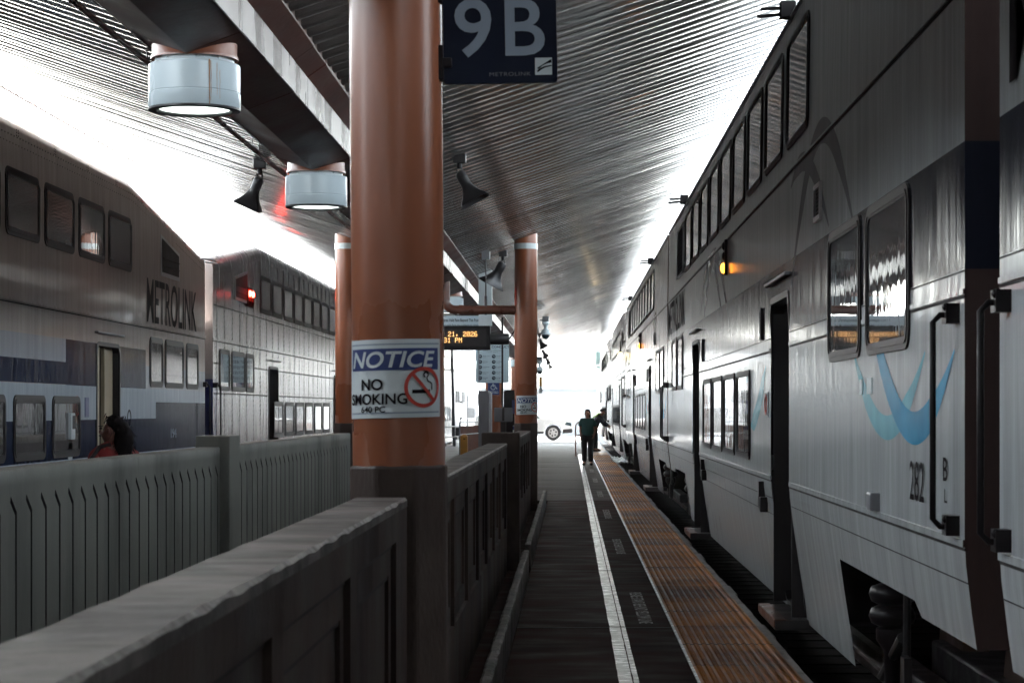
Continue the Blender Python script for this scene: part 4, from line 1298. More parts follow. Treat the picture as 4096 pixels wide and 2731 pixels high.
def bilevel(sgn, xs, y0, label, paint, livery, group, rivets=True, pane='left_pane', number=None, lit=False, name='bilevel_coach', far=False):
    L = 25.3
    tops = [(0, 3.85), (.45, 3.88), (5.6, 4.42), (L - 5.6, 4.42), (L - .45, 3.88), (L, 3.85)]
    bend = left_bend if sgn < 0 else smooth_bend
    c = Car(sgn, xs, y0, L, name, label, paint, tops, flat_bend if sgn < 0 else smooth_bend, group)
    low = [(0, .67), (1.5, .735), (4.3, .735), (4.3, .1), (L - 4.3, .1), (L - 4.3, .735), (L - 1.5, .735), (L, .67)]
    doors = [(6.4, 7.7), (L - 7.7, L - 6.4)]
    holes = [rrect(a, b_, .3, 2.40, .1) for a, b_ in doors]
    # louvre openings near the sloping ends
    c.gaps = [(a - .04, b_ + .04, .1, 2.5) for a, b_ in doors]
    c.shell(low, holes, [.2, .3, .42, .55, .68, .8, .9, 1.0, 1.06, 1.1, 3.3])
    n = 9
    for k in range(n):
        u = L - 5.65 - 1.62 * k - 1.42
        if u < 5.2: break
        c.window(u, u + 1.42, 3.38, 4.07, M[pane], fw=.085)
    for e in (0, 1):
        def U(u): return u if e == 0 else L - u
        for a, b_ in ((.62, 1.68), (1.88, 3.36), (3.5, 4.45)):
            lo, hi = sorted((U(a), U(b_)))
            c.window(lo, hi, 1.92, 2.60, M[pane], fw=.08)
        pts = [(U(2.25), 3.47), (U(3.65), 3.47), (U(3.65), 4.04), (U(2.25), 3.86)]
        b = MB(); b.plate(pts, [], lambda u, v, d: c.p(u, v, d), 0, .012)
        v = b.build('end_louver', M['trim'], c.root)
        pts = [(U(2.31), 3.52), (U(3.59), 3.52), (U(3.59), 3.98), (U(2.31), 3.82)]
        b = MB(); b.plate(pts, [], lambda u, v, d: c.p(u, v, d), .01, .016)
        for k in range(1, 5):
            z = 3.52 + .1 * k; b.plate([(U(2.33), z - .012), (U(3.55), z - .012), (U(3.55), z), (U(2.33), z)], [], lambda u, v, d: c.p(u, v, d), .015, .03) if z < 3.82 else None
        b.build('opening', M['void'], v)
    for k in range(6):
        u = L - 8.6 - 1.66 * k - 1.36
        c.window(u, u + 1.36, 1.085, 1.77, M[pane], fw=.085)
    for a, b_ in doors:
        c.door(a, b_, .3, 2.40, leaf=M['beige'] if livery else None)
    c.rail_trim(2.72, .035, c.paint, .014, name='waist_rail'); c.seam(2.70)
    for u in (.14, L - .14): c.handle(u, 1.15, 2.0)
    c.bogie(2.9, spring=False); c.bogie(L - 2.9, spring=False)
    # rivet rows
    b = MB()
    def riv(u, z, r=.011):
        ctr = c.p(u, z, 0); q = 5
        vs = [c.p(u + r * math.cos(6.283 * k / q), z + r * math.sin(6.283 * k / q), .001) for k in range(q)] + [c.p(u, z, .008)]
        b.add(vs, [(k, (k + 1) % q, q) for k in range(q)])
    if rivets and not far:
        u = .15
        while u < L:
            t = c.top(u)
            riv(u, t - .10); riv(u + .05, t - .02)
            if not livery: riv(u, 3.28); riv(u, 2.35); riv(u, 1.87) if not (6.2 < u < 7.9) else None
            u += .12
        u = .9
        while u < L:
            for dz in (0, .07, .14):
                riv(u, c.top(u) + dz * .4 - .0); riv(u + .07, c.top(u) + dz * .4)
            u += 1.62
        if not livery:
            u = .30
            while u < L:
                z = 1.0
                while z < c.top(u) - .1:
                    if not any(a - .1 < u < b_ + .1 and z < 2.6 for a, b_ in doors): riv(u, z); riv(u + .055, z + .02)
                    z += .085
                u += .82
        b.build('rivets', M['seam'], c.root, fix=False)['kind'] = 'stuff'
    if not livery:
        for z in (3.28, 2.36, 1.88): c.seam(z, h=.008)
        b = MB(); u = .33
        while u < L and not far:
            pz = c.p(u, 2, .002); b.box(min(pz[0], pz[0] + sgn * .01), max(pz[0], pz[0] + sgn * .01), u, u + .007, 1.0 if not any(a - .1 < u < b_ + .1 for a, b_ in doors) else 2.5, c.top(u) - .05); u += .82
        if b.v: b.build('panel_joint', M['seam'], c.root)
    b = MB(); b.box(min(sgn * .7, sgn * 2.3), max(sgn * .7, sgn * 2.3), L, L + .75, .9, 3.2)
    b.build('gangway', M['void'], c.root)
    b = MB()
    for k in range(4):
        z = 3.9 + .0 * k; b.tube([c.p(L - .3 + .3 * k, 3.93 - .03 * k, 0), c.p(L - .1 + .3 * k, 3.92 - .03 * k, .16)], .014, 8) if k < 2 else None
    b.build('roof_bracket', M['trim'], c.root)
    if livery:
        c.text('METROLINK', 20.65, 2.80, .57, 1, M['seam'], width=3.85, bold=.01)
        if number: c.text(number, 22.4, 1.22, .13, .9, M['grey_letters'], width=.42, bold=.0, name='car_number')
        b = MB(); C = (16.55, 1.66); b.plate(circ(C[0], C[1], .115, 28), [circ(C[0], C[1], .09, 28)], lambda u, v, d: c.p(u, v, d), 0, .006)
        b.obox(c.p(C[0], C[1], .005), (.002, 0, 0), (0, .006, .008), (0, .06, -.07)) if False else None
        b.build('no_smoking_decal', M['red'], c.root)
        b = MB(); b.plate([(16.95, 1.53), (17.15, 1.53), (17.15, 1.76), (16.95, 1.76)], [], lambda u, v, d: c.p(u, v, d), 0, .006)
        b.build('blue_decal', M['sign_blue'], c.root)
        b = MB(); pz = c.p(16.2, 1.4, .04); b.box(pz[0] - .05, pz[0], 16.1, 16.3, 1.28, 1.58)
        i_ = b.build('intercom', M['white_sign'], c.root, bevel=.01)
        b = MB(); b.box(pz[0], pz[0] + .004, 16.15, 16.27, 1.40, 1.55)
        b.build('intercom_screen', M['black'], i_)
        b = MB(); b.plate(rrect(16.1, 16.3, 1.05, 1.25, .02), [], lambda u, v, d: c.p(u, v, d), 0, .006)
        b.build('sticker', M['white_sign'], c.root)
        b = MB(); C = (19.5, 1.5); b.plate(circ(C[0], C[1], .12, 28), [circ(C[0], C[1], .095, 28)], lambda u, v, d: c.p(u, v, d), 0, .006)
        b.build('round_seal', M['seam'], c.root)
    if lit:
        b = MB(); pz = c.p(3.7, 3.6, .02)
        b.box(pz[0] - .03, pz[0] + .01, 3.55, 4.25, 3.42, 3.76)
        mk = b.build('marker_light', M['seam'], c.root, bevel=.01)
        for du in (3.72, 4.08):
            b = MB(); b.sphere((pz[0] + .02, du, 3.65), .055, 14, 8, (.6, 1, 1))
            b.build('lit_lens', M['red_lamp'], mk, smooth=60)
            b = MB(); b.sphere((pz[0] + .02, du, 3.50), .045, 12, 8, (.6, 1, 1))
            b.build('dark_lens', M['black'], mk, smooth=60)
    return c

GL = 'coaches of the train on the left'
bilevel(-1, -5.65, 8.4, 'nearest left coach, painted with navy band and large dark lettering above', M['left_paint'], True, GL, number='194')
l2 = bilevel(-1, -5.65, 34.45, 'riveted grey metal coach with red marker lights, behind the lettered coach', M['alu_paint'], False, GL, lit=True)
bilevel(-1, -5.65, 60.5, 'far left coach beyond the riveted one, hidden behind the columns', M['alu_paint'], False, GL, far=True)
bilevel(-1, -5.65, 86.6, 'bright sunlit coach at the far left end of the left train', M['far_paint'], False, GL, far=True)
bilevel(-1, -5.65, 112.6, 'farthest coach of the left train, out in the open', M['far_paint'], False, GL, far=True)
bilevel(-1, -5.65, -43.7, 'left coach behind the viewer, outside the picture', M['alu_paint'], False, GL, far=True)
bilevel(-1, -5.65, -17.7, 'left coach beside the viewer, outside the picture', M['alu_paint'], False, GL, far=True)
GR = 'coaches of the train on the right'
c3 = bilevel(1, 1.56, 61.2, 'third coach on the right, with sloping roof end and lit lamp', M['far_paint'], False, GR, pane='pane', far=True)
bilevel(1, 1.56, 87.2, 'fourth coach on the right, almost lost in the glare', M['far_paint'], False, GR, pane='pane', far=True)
b = MB(); pz = c3.p(.5, 3.2, .06); b.tube([(pz[0] + .06, .5, 3.55), (pz[0] - .06, .5, 3.55), (pz[0] - .06, .5, 3.2)], .02, 8)
lf = b.build('lamp_bracket', M['horn'], c3.root)
b = MB(); b.sphere((pz[0] - .07, .5, 3.12), .09, 12, 8, (.8, .8, 1.3)); b.build('lit_lens', M['head_lamp'], lf, smooth=60)
# locomotive with green mirror box at the head of the right train
root = empty('locomotive', (1.56, 113.3, 0)); tag(root, 'pale locomotive at the far head of the right train, with green mirror box', 'locomotive', None)
b = MB(); b.plate([(0, .3), (14, .3), (16, 1.2), (16, 2.4), (14.4, 2.6), (13.6, 4.2), (0, 4.2)], [], lambda u, v, d: (d, u, v), 0, 3.0)
b.build('body', M['far_paint'], root, bevel=.08)
b = MB()
for k in range(9): b.box(-.01, .01, .4 + .9 * k, .9 + .9 * k, 3.2, 4.0)
b.build('vent', M['horn'], root)
b = MB(); b.box(-.22, .05, .1, .3, 3.77, 4.66); b.box(-.02, .1, .15, .25, 3.4, 3.8)
b.build('mirror_box', mat('mirror_green', (.10, .15, .14), .5), root, bevel=.03)

# ------------------------------------------------------------------ people
def skel(name, nodes, edges, m, parent, sub=2, root=0):
    me = bpy.data.meshes.new(name)
    keys = list(nodes)
    ix = {k: i for i, k in enumerate(keys)}
    me.from_pydata([nodes[k][0] for k in keys], [(ix[a], ix[b_]) for a, b_ in edges], [])
    me.materials.append(m)
    o = bpy.data.objects.new(name, me); col.objects.link(o); setparent(o, parent)
    sk = o.modifiers.new('Skin', 'SKIN'); sk.use_smooth_shade = True
    sv = me.skin_vertices[0].data
    for k in keys:
        r = nodes[k][1]
        sv[ix[k]].radius = r if isinstance(r, tuple) else (r, r)
        sv[ix[k]].use_root = (ix[k] == root)
    ss = o.modifiers.new('Sub', 'SUBSURF'); ss.levels = sub; ss.render_levels = sub
    return o

def add_hand(nodes, edges, wrist, w, d, side, s=1.0):
    """palm and five fingers hanging from a wrist; d = direction of the hand, side = thumb direction"""
    d = Vector(d).normalized(); side = Vector(side).normalized(); w = Vector(w)
    palm = w + d * .055
    nodes[wrist + '_palm'] = (palm[:], (.030, .016)); edges.append((wrist, wrist + '_palm'))
    nrm = d.cross(side)
    for i, (off, ln) in enumerate(((-.026, .052), (-.009, .064), (.009, .068), (.026, .062))):
        b0 = palm + d * .028 + side * off; b1 = b0 + d * ln * .5 + nrm * .006; b2 = b0 + d * ln * .95 + nrm * .02
        for j, (q, r) in enumerate(((b0, .0095), (b1, .0085), (b2, .007))):
            nodes[f'{wrist}_f{i}{j}'] = (q[:], r)
        edges += [(wrist + '_palm', f'{wrist}_f{i}0'), (f'{wrist}_f{i}0', f'{wrist}_f{i}1'), (f'{wrist}_f{i}1', f'{wrist}_f{i}2')]
    t0 = w + d * .03 + side * .03; t1 = t0 + d * .03 + side * .018
    nodes[wrist + '_t0'] = (t0[:], .011); nodes[wrist + '_t1'] = (t1[:], .009)
    edges += [(wrist + '_palm', wrist + '_t0'), (wrist + '_t0', wrist + '_t1')]

def face_parts(parent, c, fwd, skin, r=.085):
    """nose, ears, eyes and mouth on a head centred at c looking along fwd"""
    c = Vector(c); fwd = Vector(fwd).normalized(); side = fwd.cross(Vector((0, 0, 1))).normalized()
    b = MB()
    p = c + fwd * r * 1.05
    b.sphere((p + Vector((0, 0, -.02)))[:], .014, 8, 6, (1, 1, 1.5))
    for sg in (-1, 1): b.sphere((c + side * sg * r * .92 + Vector((0, 0, -.01)))[:], .022, 8, 6, (.8, .8, 1.4))
    b.build('face_features', skin, parent, smooth=60)
    b = MB()
    for sg in (-1, 1):
        b.sphere((c + fwd * r * .97 + side * sg * .030 + Vector((0, 0, .012)))[:], .010, 8, 6, (1.3, 1, .7))
        b.sphere((c + fwd * r * .98 + side * sg * .031 + Vector((0, 0, .033)))[:], .012, 8, 6, (1.6, 1, .4))
    b.sphere((c + fwd * r * .96 + Vector((0, 0, -.055)))[:], .016, 8, 6, (1.5, .6, .4))
    b.build('eyes_and_mouth', M['hair'], parent, smooth=60)

# woman in green polo, standing on the platform, facing the camera, head turned left
root = empty('person', (.51, 63.2, 0)); tag(root, 'standing woman in dark green polo and black trousers, one hand in pocket', 'person')
N = {'pelvis': ((0, 0, .92), (.15, .11)), 'waist': ((0, 0, 1.05), (.14, .11)), 'chest': ((0, 0, 1.22), (.15, .11)), 'neck': ((0, .01, 1.37), .052), 'jaw': ((-.012, -.02, 1.435), (.062, .07)), 'skull': ((-.008, .0, 1.515), (.075, .088)), 'crown': ((-.006, .012, 1.575), (.05, .06)),
     'shl': ((-.155, .01, 1.31), .06), 'ell': ((-.205, .03, 1.06), .043), 'wrl': ((-.195, -.06, .86), .028), 'shr': ((.155, .01, 1.31), .06), 'elr': ((.245, .06, 1.07), .043), 'wrr': ((.185, -.05, .88), .028),
     'hil': ((-.085, 0, .86), .10), 'knl': ((-.085, -.01, .48), .068), 'anl': ((-.09, .02, .10), .042), 'tol': ((-.12, -.14, .035), .036), 'hir': ((.085, 0, .86), .10), 'knr': ((.09, -.01, .48), .068), 'anr': ((.10, .03, .10), .042), 'tor': ((.12, -.13, .035), .036)}
E = [('pelvis', 'waist'), ('waist', 'chest'), ('chest', 'neck'), ('neck', 'jaw'), ('jaw', 'skull'), ('skull', 'crown'), ('chest', 'shl'), ('shl', 'ell'), ('ell', 'wrl'), ('chest', 'shr'), ('shr', 'elr'), ('elr', 'wrr'), ('pelvis', 'hil'), ('hil', 'knl'), ('knl', 'anl'), ('anl', 'tol'), ('pelvis', 'hir'), ('hir', 'knr'), ('knr', 'anr'), ('anr', 'tor')]
add_hand(N, E, 'wrl', N['wrl'][0], (0, -.1, -1), (.6, -1, 0)); add_hand(N, E, 'wrr', N['wrr'][0], (-.3, -.1, -1), (-.4, -1, 0))
skel('body', N, E, M['skin'], root)
face_parts(root, (-.01, -.005, 1.505), (-.35, -1, 0), M['skin'], .078)
skel('polo_shirt', {'hem': ((0, 0, .80), (.19, .155)), 'waist': ((0, -.015, 1.03), (.195, .165)), 'chest': ((0, -.012, 1.22), (.185, .15)), 'collar': ((0, .01, 1.345), (.085, .075)), 'shl': ((-.165, .01, 1.305), .078), 'ell': ((-.218, .02, 1.12), .072), 'shr': ((.165, .01, 1.305), .078), 'elr': ((.232, .045, 1.12), .072)},
     [('hem', 'waist'), ('waist', 'chest'), ('chest', 'collar'), ('chest', 'shl'), ('shl', 'ell'), ('chest', 'shr'), ('shr', 'elr')], M['polo'], root)
skel('trousers', {'belt': ((0, 0, .99), (.15, .13)), 'pelvis': ((0, .005, .84), (.185, .15)), 'hil': ((-.095, 0, .76), .115), 'knl': ((-.09, -.01, .46), .09), 'anl': ((-.09, .015, .09), .075), 'hir': ((.095, 0, .76), .115), 'knr': ((.095, -.01, .46), .09), 'anr': ((.10, .02, .09), .075)},
     [('belt', 'pelvis'), ('pelvis', 'hil'), ('hil', 'knl'), ('knl', 'anl'), ('pelvis', 'hir'), ('hir', 'knr'), ('knr', 'anr')], M['trousers'], root)
for sx in (-1, 1):
    skel('shoe', {'heel': ((sx * .095, .05, .045), (.045, .045)), 'mid': ((sx * .105, -.05, .04), (.045, .042)), 'toe': ((sx * .125, -.16, .035), (.042, .034))}, [('heel', 'mid'), ('mid', 'toe')], M['black'], root)
skel('hair', {'brow': ((-.005, -.035, 1.575), (.055, .06)), 'top': ((0, .015, 1.575), (.092, .095)), 'back': ((.012, .06, 1.49), (.098, .075)), 'nape': ((.03, .07, 1.38), (.075, .05)), 'low': ((.05, .08, 1.27), (.05, .03))}, [('brow', 'top'), ('top', 'back'), ('back', 'nape'), ('nape', 'low')], M['hair'], root)
b = MB(); b.flat(text2d('SECURITY', .02, 1, 0, 0, 'CENTER'), lambda u, v: (.075 + u, -.172 + abs(u) * .1, 1.235 + v))

# worker leaning towards the train
root = empty('person', (.97, 84.5, 0)); tag(root, 'worker in dark jacket and cap leaning forward toward the train', 'person')
N = {'pelvis': ((0, 0, .92), (.15, .12)), 'waist': ((.03, -.01, 1.08), (.14, .11)), 'chest': ((.12, -.02, 1.28), (.16, .12)), 'neck': ((.24, -.03, 1.44), .055), 'jaw': ((.33, -.05, 1.47), (.06, .07)), 'skull': ((.30, -.04, 1.54), (.08, .085)), 'crown': ((.27, -.03, 1.60), (.055, .06)),
     'shl': ((.14, -.20, 1.34), .065), 'ell': ((.30, -.22, 1.08), .047), 'wrl': ((.50, -.18, .95), .03), 'shr': ((.20, .17, 1.36), .065), 'elr': ((.40, .16, 1.10), .047), 'wrr': ((.58, .1, .98), .03),
     'hil': ((0, -.09, .86), .10), 'knl': ((.02, -.1, .48), .068), 'anl': ((-.05, -.1, .1), .045), 'tol': ((.12, -.11, .035), .036), 'hir': ((0, .09, .86), .10), 'knr': ((.05, .1, .48), .068), 'anr': ((.05, .1, .1), .045), 'tor': ((.22, .1, .035), .036)}
E = [('pelvis', 'waist'), ('waist', 'chest'), ('chest', 'neck'), ('neck', 'jaw'), ('jaw', 'skull'), ('skull', 'crown'), ('chest', 'shl'), ('shl', 'ell'), ('ell', 'wrl'), ('chest', 'shr'), ('shr', 'elr'), ('elr', 'wrr'), ('pelvis', 'hil'), ('hil', 'knl'), ('knl', 'anl'), ('anl', 'tol'), ('pelvis', 'hir'), ('hir', 'knr'), ('knr', 'anr'), ('anr', 'tor')]
add_hand(N, E, 'wrl', N['wrl'][0], (1, .1, -.3), (0, .4, 1)); add_hand(N, E, 'wrr', N['wrr'][0], (1, -.1, -.3), (0, -.4, 1))
skel('body', N, E, M['skin'], root)
face_parts(root, (.31, -.045, 1.515), (1, -.25, -.25), M['skin'], .078)
skel('jacket', {'hem': ((0, 0, .86), (.19, .16)), 'waist': ((.02, -.01, 1.06), (.18, .15)), 'chest': ((.12, -.02, 1.27), (.2, .16)), 'collar': ((.22, -.03, 1.41), (.09, .08)), 'shl': ((.14, -.2, 1.33), .085), 'ell': ((.30, -.23, 1.07), .068), 'wrl': ((.47, -.19, .965), .05), 'shr': ((.20, .18, 1.35), .085), 'elr': ((.40, .17, 1.10), .068), 'wrr': ((.55, .12, .99), .05)},
     [('hem', 'waist'), ('waist', 'chest'), ('chest', 'collar'), ('chest', 'shl'), ('shl', 'ell'), ('ell', 'wrl'), ('chest', 'shr'), ('shr', 'elr'), ('elr', 'wrr')], M['vest'], root)
b = MB(); b.tube([(.08, -.19, 1.42), (.16, -.12, 1.47), (.22, -.03, 1.47)], .03, 8); b.tube([(-.08, -.1, 1.30), (.02, -.17, 1.36), (.1, -.2, 1.41)], .026, 8)
b.build('reflective_strip', M['lime'], root, smooth=60)
skel('trousers', {'belt': ((0, 0, .92), (.16, .14)), 'pelvis': ((0, 0, .84), (.17, .15)), 'hil': ((0, -.095, .76), .11), 'knl': ((.02, -.1, .46), .085), 'anl': ((-.04, -.1, .09), .07), 'hir': ((0, .095, .76), .11), 'knr': ((.05, .1, .46), .085), 'anr': ((.05, .1, .09), .07)},
     [('belt', 'pelvis'), ('pelvis', 'hil'), ('hil', 'knl'), ('knl', 'anl'), ('pelvis', 'hir'), ('hir', 'knr'), ('knr', 'anr')], M['trousers'], root)
for x0, yy in ((-.05, -.1), (.05, .1)):
    skel('shoe', {'heel': ((x0 - .04, yy, .045), .046), 'mid': ((x0 + .07, yy, .04), .045), 'toe': ((x0 + .18, yy, .035), (.04, .036))}, [('heel', 'mid'), ('mid', 'toe')], M['black'], root)
b = MB(); b.sphere((.275, -.035, 1.585), .094, 16, 10, (1.05, 1, .75)); b.obox((.385, -.06, 1.565), (.055, -.012, -.022), (.012, .06, 0), (0, 0, .007))
b.build('cap', M['black'], root, smooth=50)

# woman in the red hoodie behind the slotted fence, walking left
root = empty('person', (-4.29, 20.5, 0)); tag(root, 'woman in red hoodie with long dark hair behind the slotted fence', 'person')
N = {'pelvis': ((0, 0, .90), (.15, .12)), 'waist': ((0, 0, 1.02), (.13, .11)), 'chest': ((.0, .01, 1.17), (.14, .12)), 'neck': ((-.02, 0, 1.29), .05), 'jaw': ((-.065, -.02, 1.365), (.06, .055)), 'skull': ((-.025, 0, 1.445), (.085, .075)), 'crown': ((-.01, 0, 1.51), (.06, .055)), 'nose': ((-.125, -.03, 1.41), (.012, .014)),
     'shl': ((-.06, -.15, 1.22), .06), 'ell': ((-.10, -.22, .98), .045), 'wrl': ((-.20, -.2, .80), .028), 'shr': ((.06, .16, 1.22), .06), 'elr': ((.08, .22, .98), .045), 'wrr': ((-.02, .22, .80), .028),
     'hil': ((0, -.09, .84), .1), 'knl': ((-.1, -.09, .48), .066), 'anl': ((-.05, -.09, .1), .042), 'tol': ((-.2, -.09, .035), .035), 'hir': ((0, .09, .84), .1), 'knr': ((.04, .09, .48), .066), 'anr': ((.18, .09, .13), .042), 'tor': ((.06, .09, .04), .035)}
E = [('pelvis', 'waist'), ('waist', 'chest'), ('chest', 'neck'), ('neck', 'jaw'), ('jaw', 'skull'), ('skull', 'crown'), ('jaw', 'nose'), ('chest', 'shl'), ('shl', 'ell'), ('ell', 'wrl'), ('chest', 'shr'), ('shr', 'elr'), ('elr', 'wrr'), ('pelvis', 'hil'), ('hil', 'knl'), ('knl', 'anl'), ('anl', 'tol'), ('pelvis', 'hir'), ('hir', 'knr'), ('knr', 'anr'), ('anr', 'tor')]
add_hand(N, E, 'wrl', N['wrl'][0], (-.4, 0, -1), (-1, .3, .2)); add_hand(N, E, 'wrr', N['wrr'][0], (-.4, 0, -1), (-1, -.3, .2))
skel('body', N, E, M['skin_dark'], root)
face_parts(root, (-.045, -.005, 1.43), (-1, -.05, 0), M['skin_dark'], .083)
skel('hoodie', {'hem': ((0, 0, .80), (.17, .17)), 'waist': ((0, 0, 1.0), (.17, .17)), 'chest': ((0, .005, 1.16), (.17, .18)), 'collar': ((-.005, 0, 1.265), (.10, .095)), 'hood': ((.07, .01, 1.235), (.10, .07)), 'shl': ((-.13, -.17, 1.165), .095), 'ell': ((-.16, -.24, .97), .08), 'wrl': ((-.20, -.21, .83), .055), 'shr': ((.13, .17, 1.165), .095), 'elr': ((.12, .24, .97), .08), 'wrr': ((0, .23, .83), .055)},
     [('hem', 'waist'), ('waist', 'chest'), ('chest', 'collar'), ('collar', 'hood'), ('chest', 'shl'), ('shl', 'ell'), ('ell', 'wrl'), ('chest', 'shr'), ('shr', 'elr'), ('elr', 'wrr')], M['hoodie'], root)
b = MB(); b.tube([(-.20, -.235, 1.05), (-.16, -.25, 1.16), (-.10, -.19, 1.265), (-.02, -.1, 1.29)], .022, 8)
b.build('bag_strap', M['black'], root, smooth=50)
skel('trousers', {'belt': ((0, 0, .90), (.155, .14)), 'pelvis': ((0, 0, .82), (.165, .15)), 'hil': ((0, -.09, .74), .105), 'knl': ((-.1, -.09, .46), .08), 'anl': ((-.05, -.09, .1), .065), 'hir': ((0, .09, .74), .105), 'knr': ((.04, .09, .46), .08), 'anr': ((.18, .09, .13), .065)},
     [('belt', 'pelvis'), ('pelvis', 'hil'), ('hil', 'knl'), ('knl', 'anl'), ('pelvis', 'hir'), ('hir', 'knr'), ('knr', 'anr')], M['trousers'], root)
hr = skel('hair', {'front': ((-.075, 0, 1.505), (.05, .06)), 'top': ((-.01, 0, 1.50), (.092, .09)), 'back': ((.055, .0, 1.45), (.085, .09)), 'tie': ((.085, -.005, 1.385), (.085, .09)), 'mid': ((.095, -.02, 1.30), (.095, .10)), 'low': ((.085, -.03, 1.20), (.09, .09)), 'tip': ((.075, -.03, 1.10), (.05, .05))},
     [('front', 'top'), ('top', 'back'), ('back', 'tie'), ('tie', 'mid'), ('mid', 'low'), ('low', 'tip')], M['hair'], root, sub=3)
tx = bpy.data.textures.new('curls', 'CLOUDS'); tx.noise_scale = .035
dm = hr.modifiers.new('Disp', 'DISPLACE'); dm.texture = tx; dm.strength = .035; dm.mid_level = .45
b = MB()
for k in range(150):
    t = random.random(); a = random.uniform(0, 6.283)
    p = Vector((.0 + .09 * min(1, t * 2), -.03 * t, 1.56 - .42 * t)) + Vector((math.cos(a), math.sin(a), random.uniform(-.2, .4))) * (.075 + .03 * math.sin(t * 3.1))
    if p.x < -.09 and p.z < 1.5: continue
    d = Vector((math.cos(a), math.sin(a), -.5)).normalized()
    pts = [p]
    for j in range(4):
        d = (d + Vector((random.uniform(-.6, .6), random.uniform(-.6, .6), random.uniform(-.9, .1)))).normalized()
        pts.append(pts[-1] + d * .014)
    b.tube(pts, [.004, .004, .0035, .003, .001], 5)
b.build('curls', M['hair'], hr, smooth=60)['kind'] = 'stuff'

# ------------------------------------------------------------------ background
# white car across the end of the platform
root = empty('parked_car', (-.87, 113.5, .012)); tag(root, 'white parked utility vehicle at the platform end, front wheel visible', 'car')
def arch(cx, r, n=10): return [(cx + r * math.cos(R(180 - 180 * k / n)), .40 + r * math.sin(R(180 - 180 * k / n))) for k in range(n + 1)]
pts = [(-4.1, .55), (-4.1, .42)] + arch(-2.9, .47) + arch(0, .47) + [(.62, .38), (.92, .45), (.98, .75), (.92, .98), (.55, 1.10), (-.55, 1.17), (-1.25, 1.72), (-3.3, 1.76), (-4.0, 1.2)]
b = MB(); b.plate(pts, [], lambda u, v, d: (u, d, v), -.92, .92)
b.build('body', M['suv'], root, bevel=.05)
for cx in (0, -2.9):
    b = MB(); b.lathe([(.26, -.94), (.38, -.955), (.405, -.93), (.405, -.74), (.3, -.72)], (cx, 0, .405), 36, 'y')
    w = b.build('wheel', M['tyre'], root, smooth=40)
    b = MB(); b.lathe([(.255, -.945), (.25, -.95), (.235, -.93), (.08, -.95), (.05, -.965)], (cx, 0, .405), 36, 'y'); b.build('rim', M['alloy'], w, smooth=30)
    b = MB()
    for k in range(6):
        a = R(60 * k + 15); b.sphere((cx + .155 * math.cos(a), -.945, .405 + .155 * math.sin(a)), .042, 8, 6, (1, .3, 1.2))
    b.build('rim_opening', M['tyre'], w)
for s0, s1 in ((-1.28, -2.15), (-2.25, -3.2)):
    b = MB(); b.plate([(s0 + .58 if s0 > -2 else s0, 1.16), (s0 - .03, 1.64), (s1, 1.66), (s1, 1.16)], [], lambda u, v, d: (u, d, v), -.935, -.918)
    b.build('side_window', M['car_glass'], root)
b = MB(); b.plate([(.60, .82), (.95, .74), (.94, .92), (.70, .96)], [], lambda u, v, d: (u, d, v), -.935, -.80)
b.build('headlight', M['car_glass'], root)
b = MB(); b.plate([(.50, .36), (.99, .42), (1.0, .62), (.52, .58)], [], lambda u, v, d: (u, d, v), -.94, .94)
b.plate([(-2.42, .36), (-.48, .36), (-.48, .46), (-2.42, .46)], [], lambda u, v, d: (u, d, v), -.935, .93)
b.build('bumper', M['horn'], root, bevel=.02)
# low buildings and walls beyond the road
for (x0, x1, y0, h, lab) in ((-30, 30, 190, 3.2, 'long low pale wall across the yard behind the parked car'), (-60, -8, 260, 9, 'pale flat roofed building far off to the left'), (2, 60, 300, 7, 'pale low building far beyond the platform end')):
    root = empty('building', ((x0 + x1) / 2, y0, -1.6)); tag(root, lab, 'building')
    w = (x1 - x0) / 2
    b = MB(); b.box(-w, w, 0, 8 if h > 4 else .4, 0, h + 1.6); b.build('wall', M['pale_wall'], root)
    b = MB(); b.box(-w - .2, w + .2, -.2, 8.2 if h > 4 else .6, h + 1.6, h + 1.85); b.build('parapet', M['mast'], root)
    if h > 4:
        b0 = MB()
        for k in range(int(w * 2 / 5)):
            bb = MB(); bb.box(-w + 1.5 + 5 * k, -w + 3.5 + 5 * k, -.06, 0, 3.5, 5.2); bb.build('window', M['car_glass'], root)
root = empty('radio_mast', (7.0, 700, -1.6)); tag(root, 'slender radio mast on the horizon above the leaning worker', 'mast')
b = MB()
for z0, z1, r in ((0, 8, .55), (8, 12.5, .28), (12.5, 15, .1)):
    for a in (0, 90, 180, 270):
        b.tube([(r * math.cos(R(a)), r * math.sin(R(a)), z0), (r * .8 * math.cos(R(a)), r * .8 * math.sin(R(a)), z1)], .10, 5)
    k = z0
    while k < z1: b.tube([(-r, 0, k), (r, 0, k + .8)], .06, 4); b.tube([(r, 0, k), (-r, 0, k + .8)], .06, 4); k += .8
b.tube([(0, 0, 0), (0, 0, 8)], .42, 8); b.tube([(0, 0, 8), (0, 0, 15)], .22, 8); b.box(-.6, .6, -.6, .6, 8, 8.4); b.box(-.75, .75, -.5, .5, 11, 12)
b.build('lattice', M['mast'], root)
root = empty('light_pole', (-5.1, 96, 0)); tag(root, 'pale leaning light pole at the far left, in front of the sunlit train', 'pole')
b = MB(); b.tube([(0, 0, 0), (-.12, 0, 4.8)], [.07, .05], 12); b.build('shaft', M['mast'], root, smooth=40)
b = MB(); b.box(-.28, .05, -.08, .08, 4.7, 4.8); b.build('head', M['mast'], root, bevel=.02)
root = empty('building', (-3, -64, -1.6)); tag(root, 'unseen wall block added behind the viewer to shut out the rear sky', 'building')  # added out of view to keep sky light from coming in behind
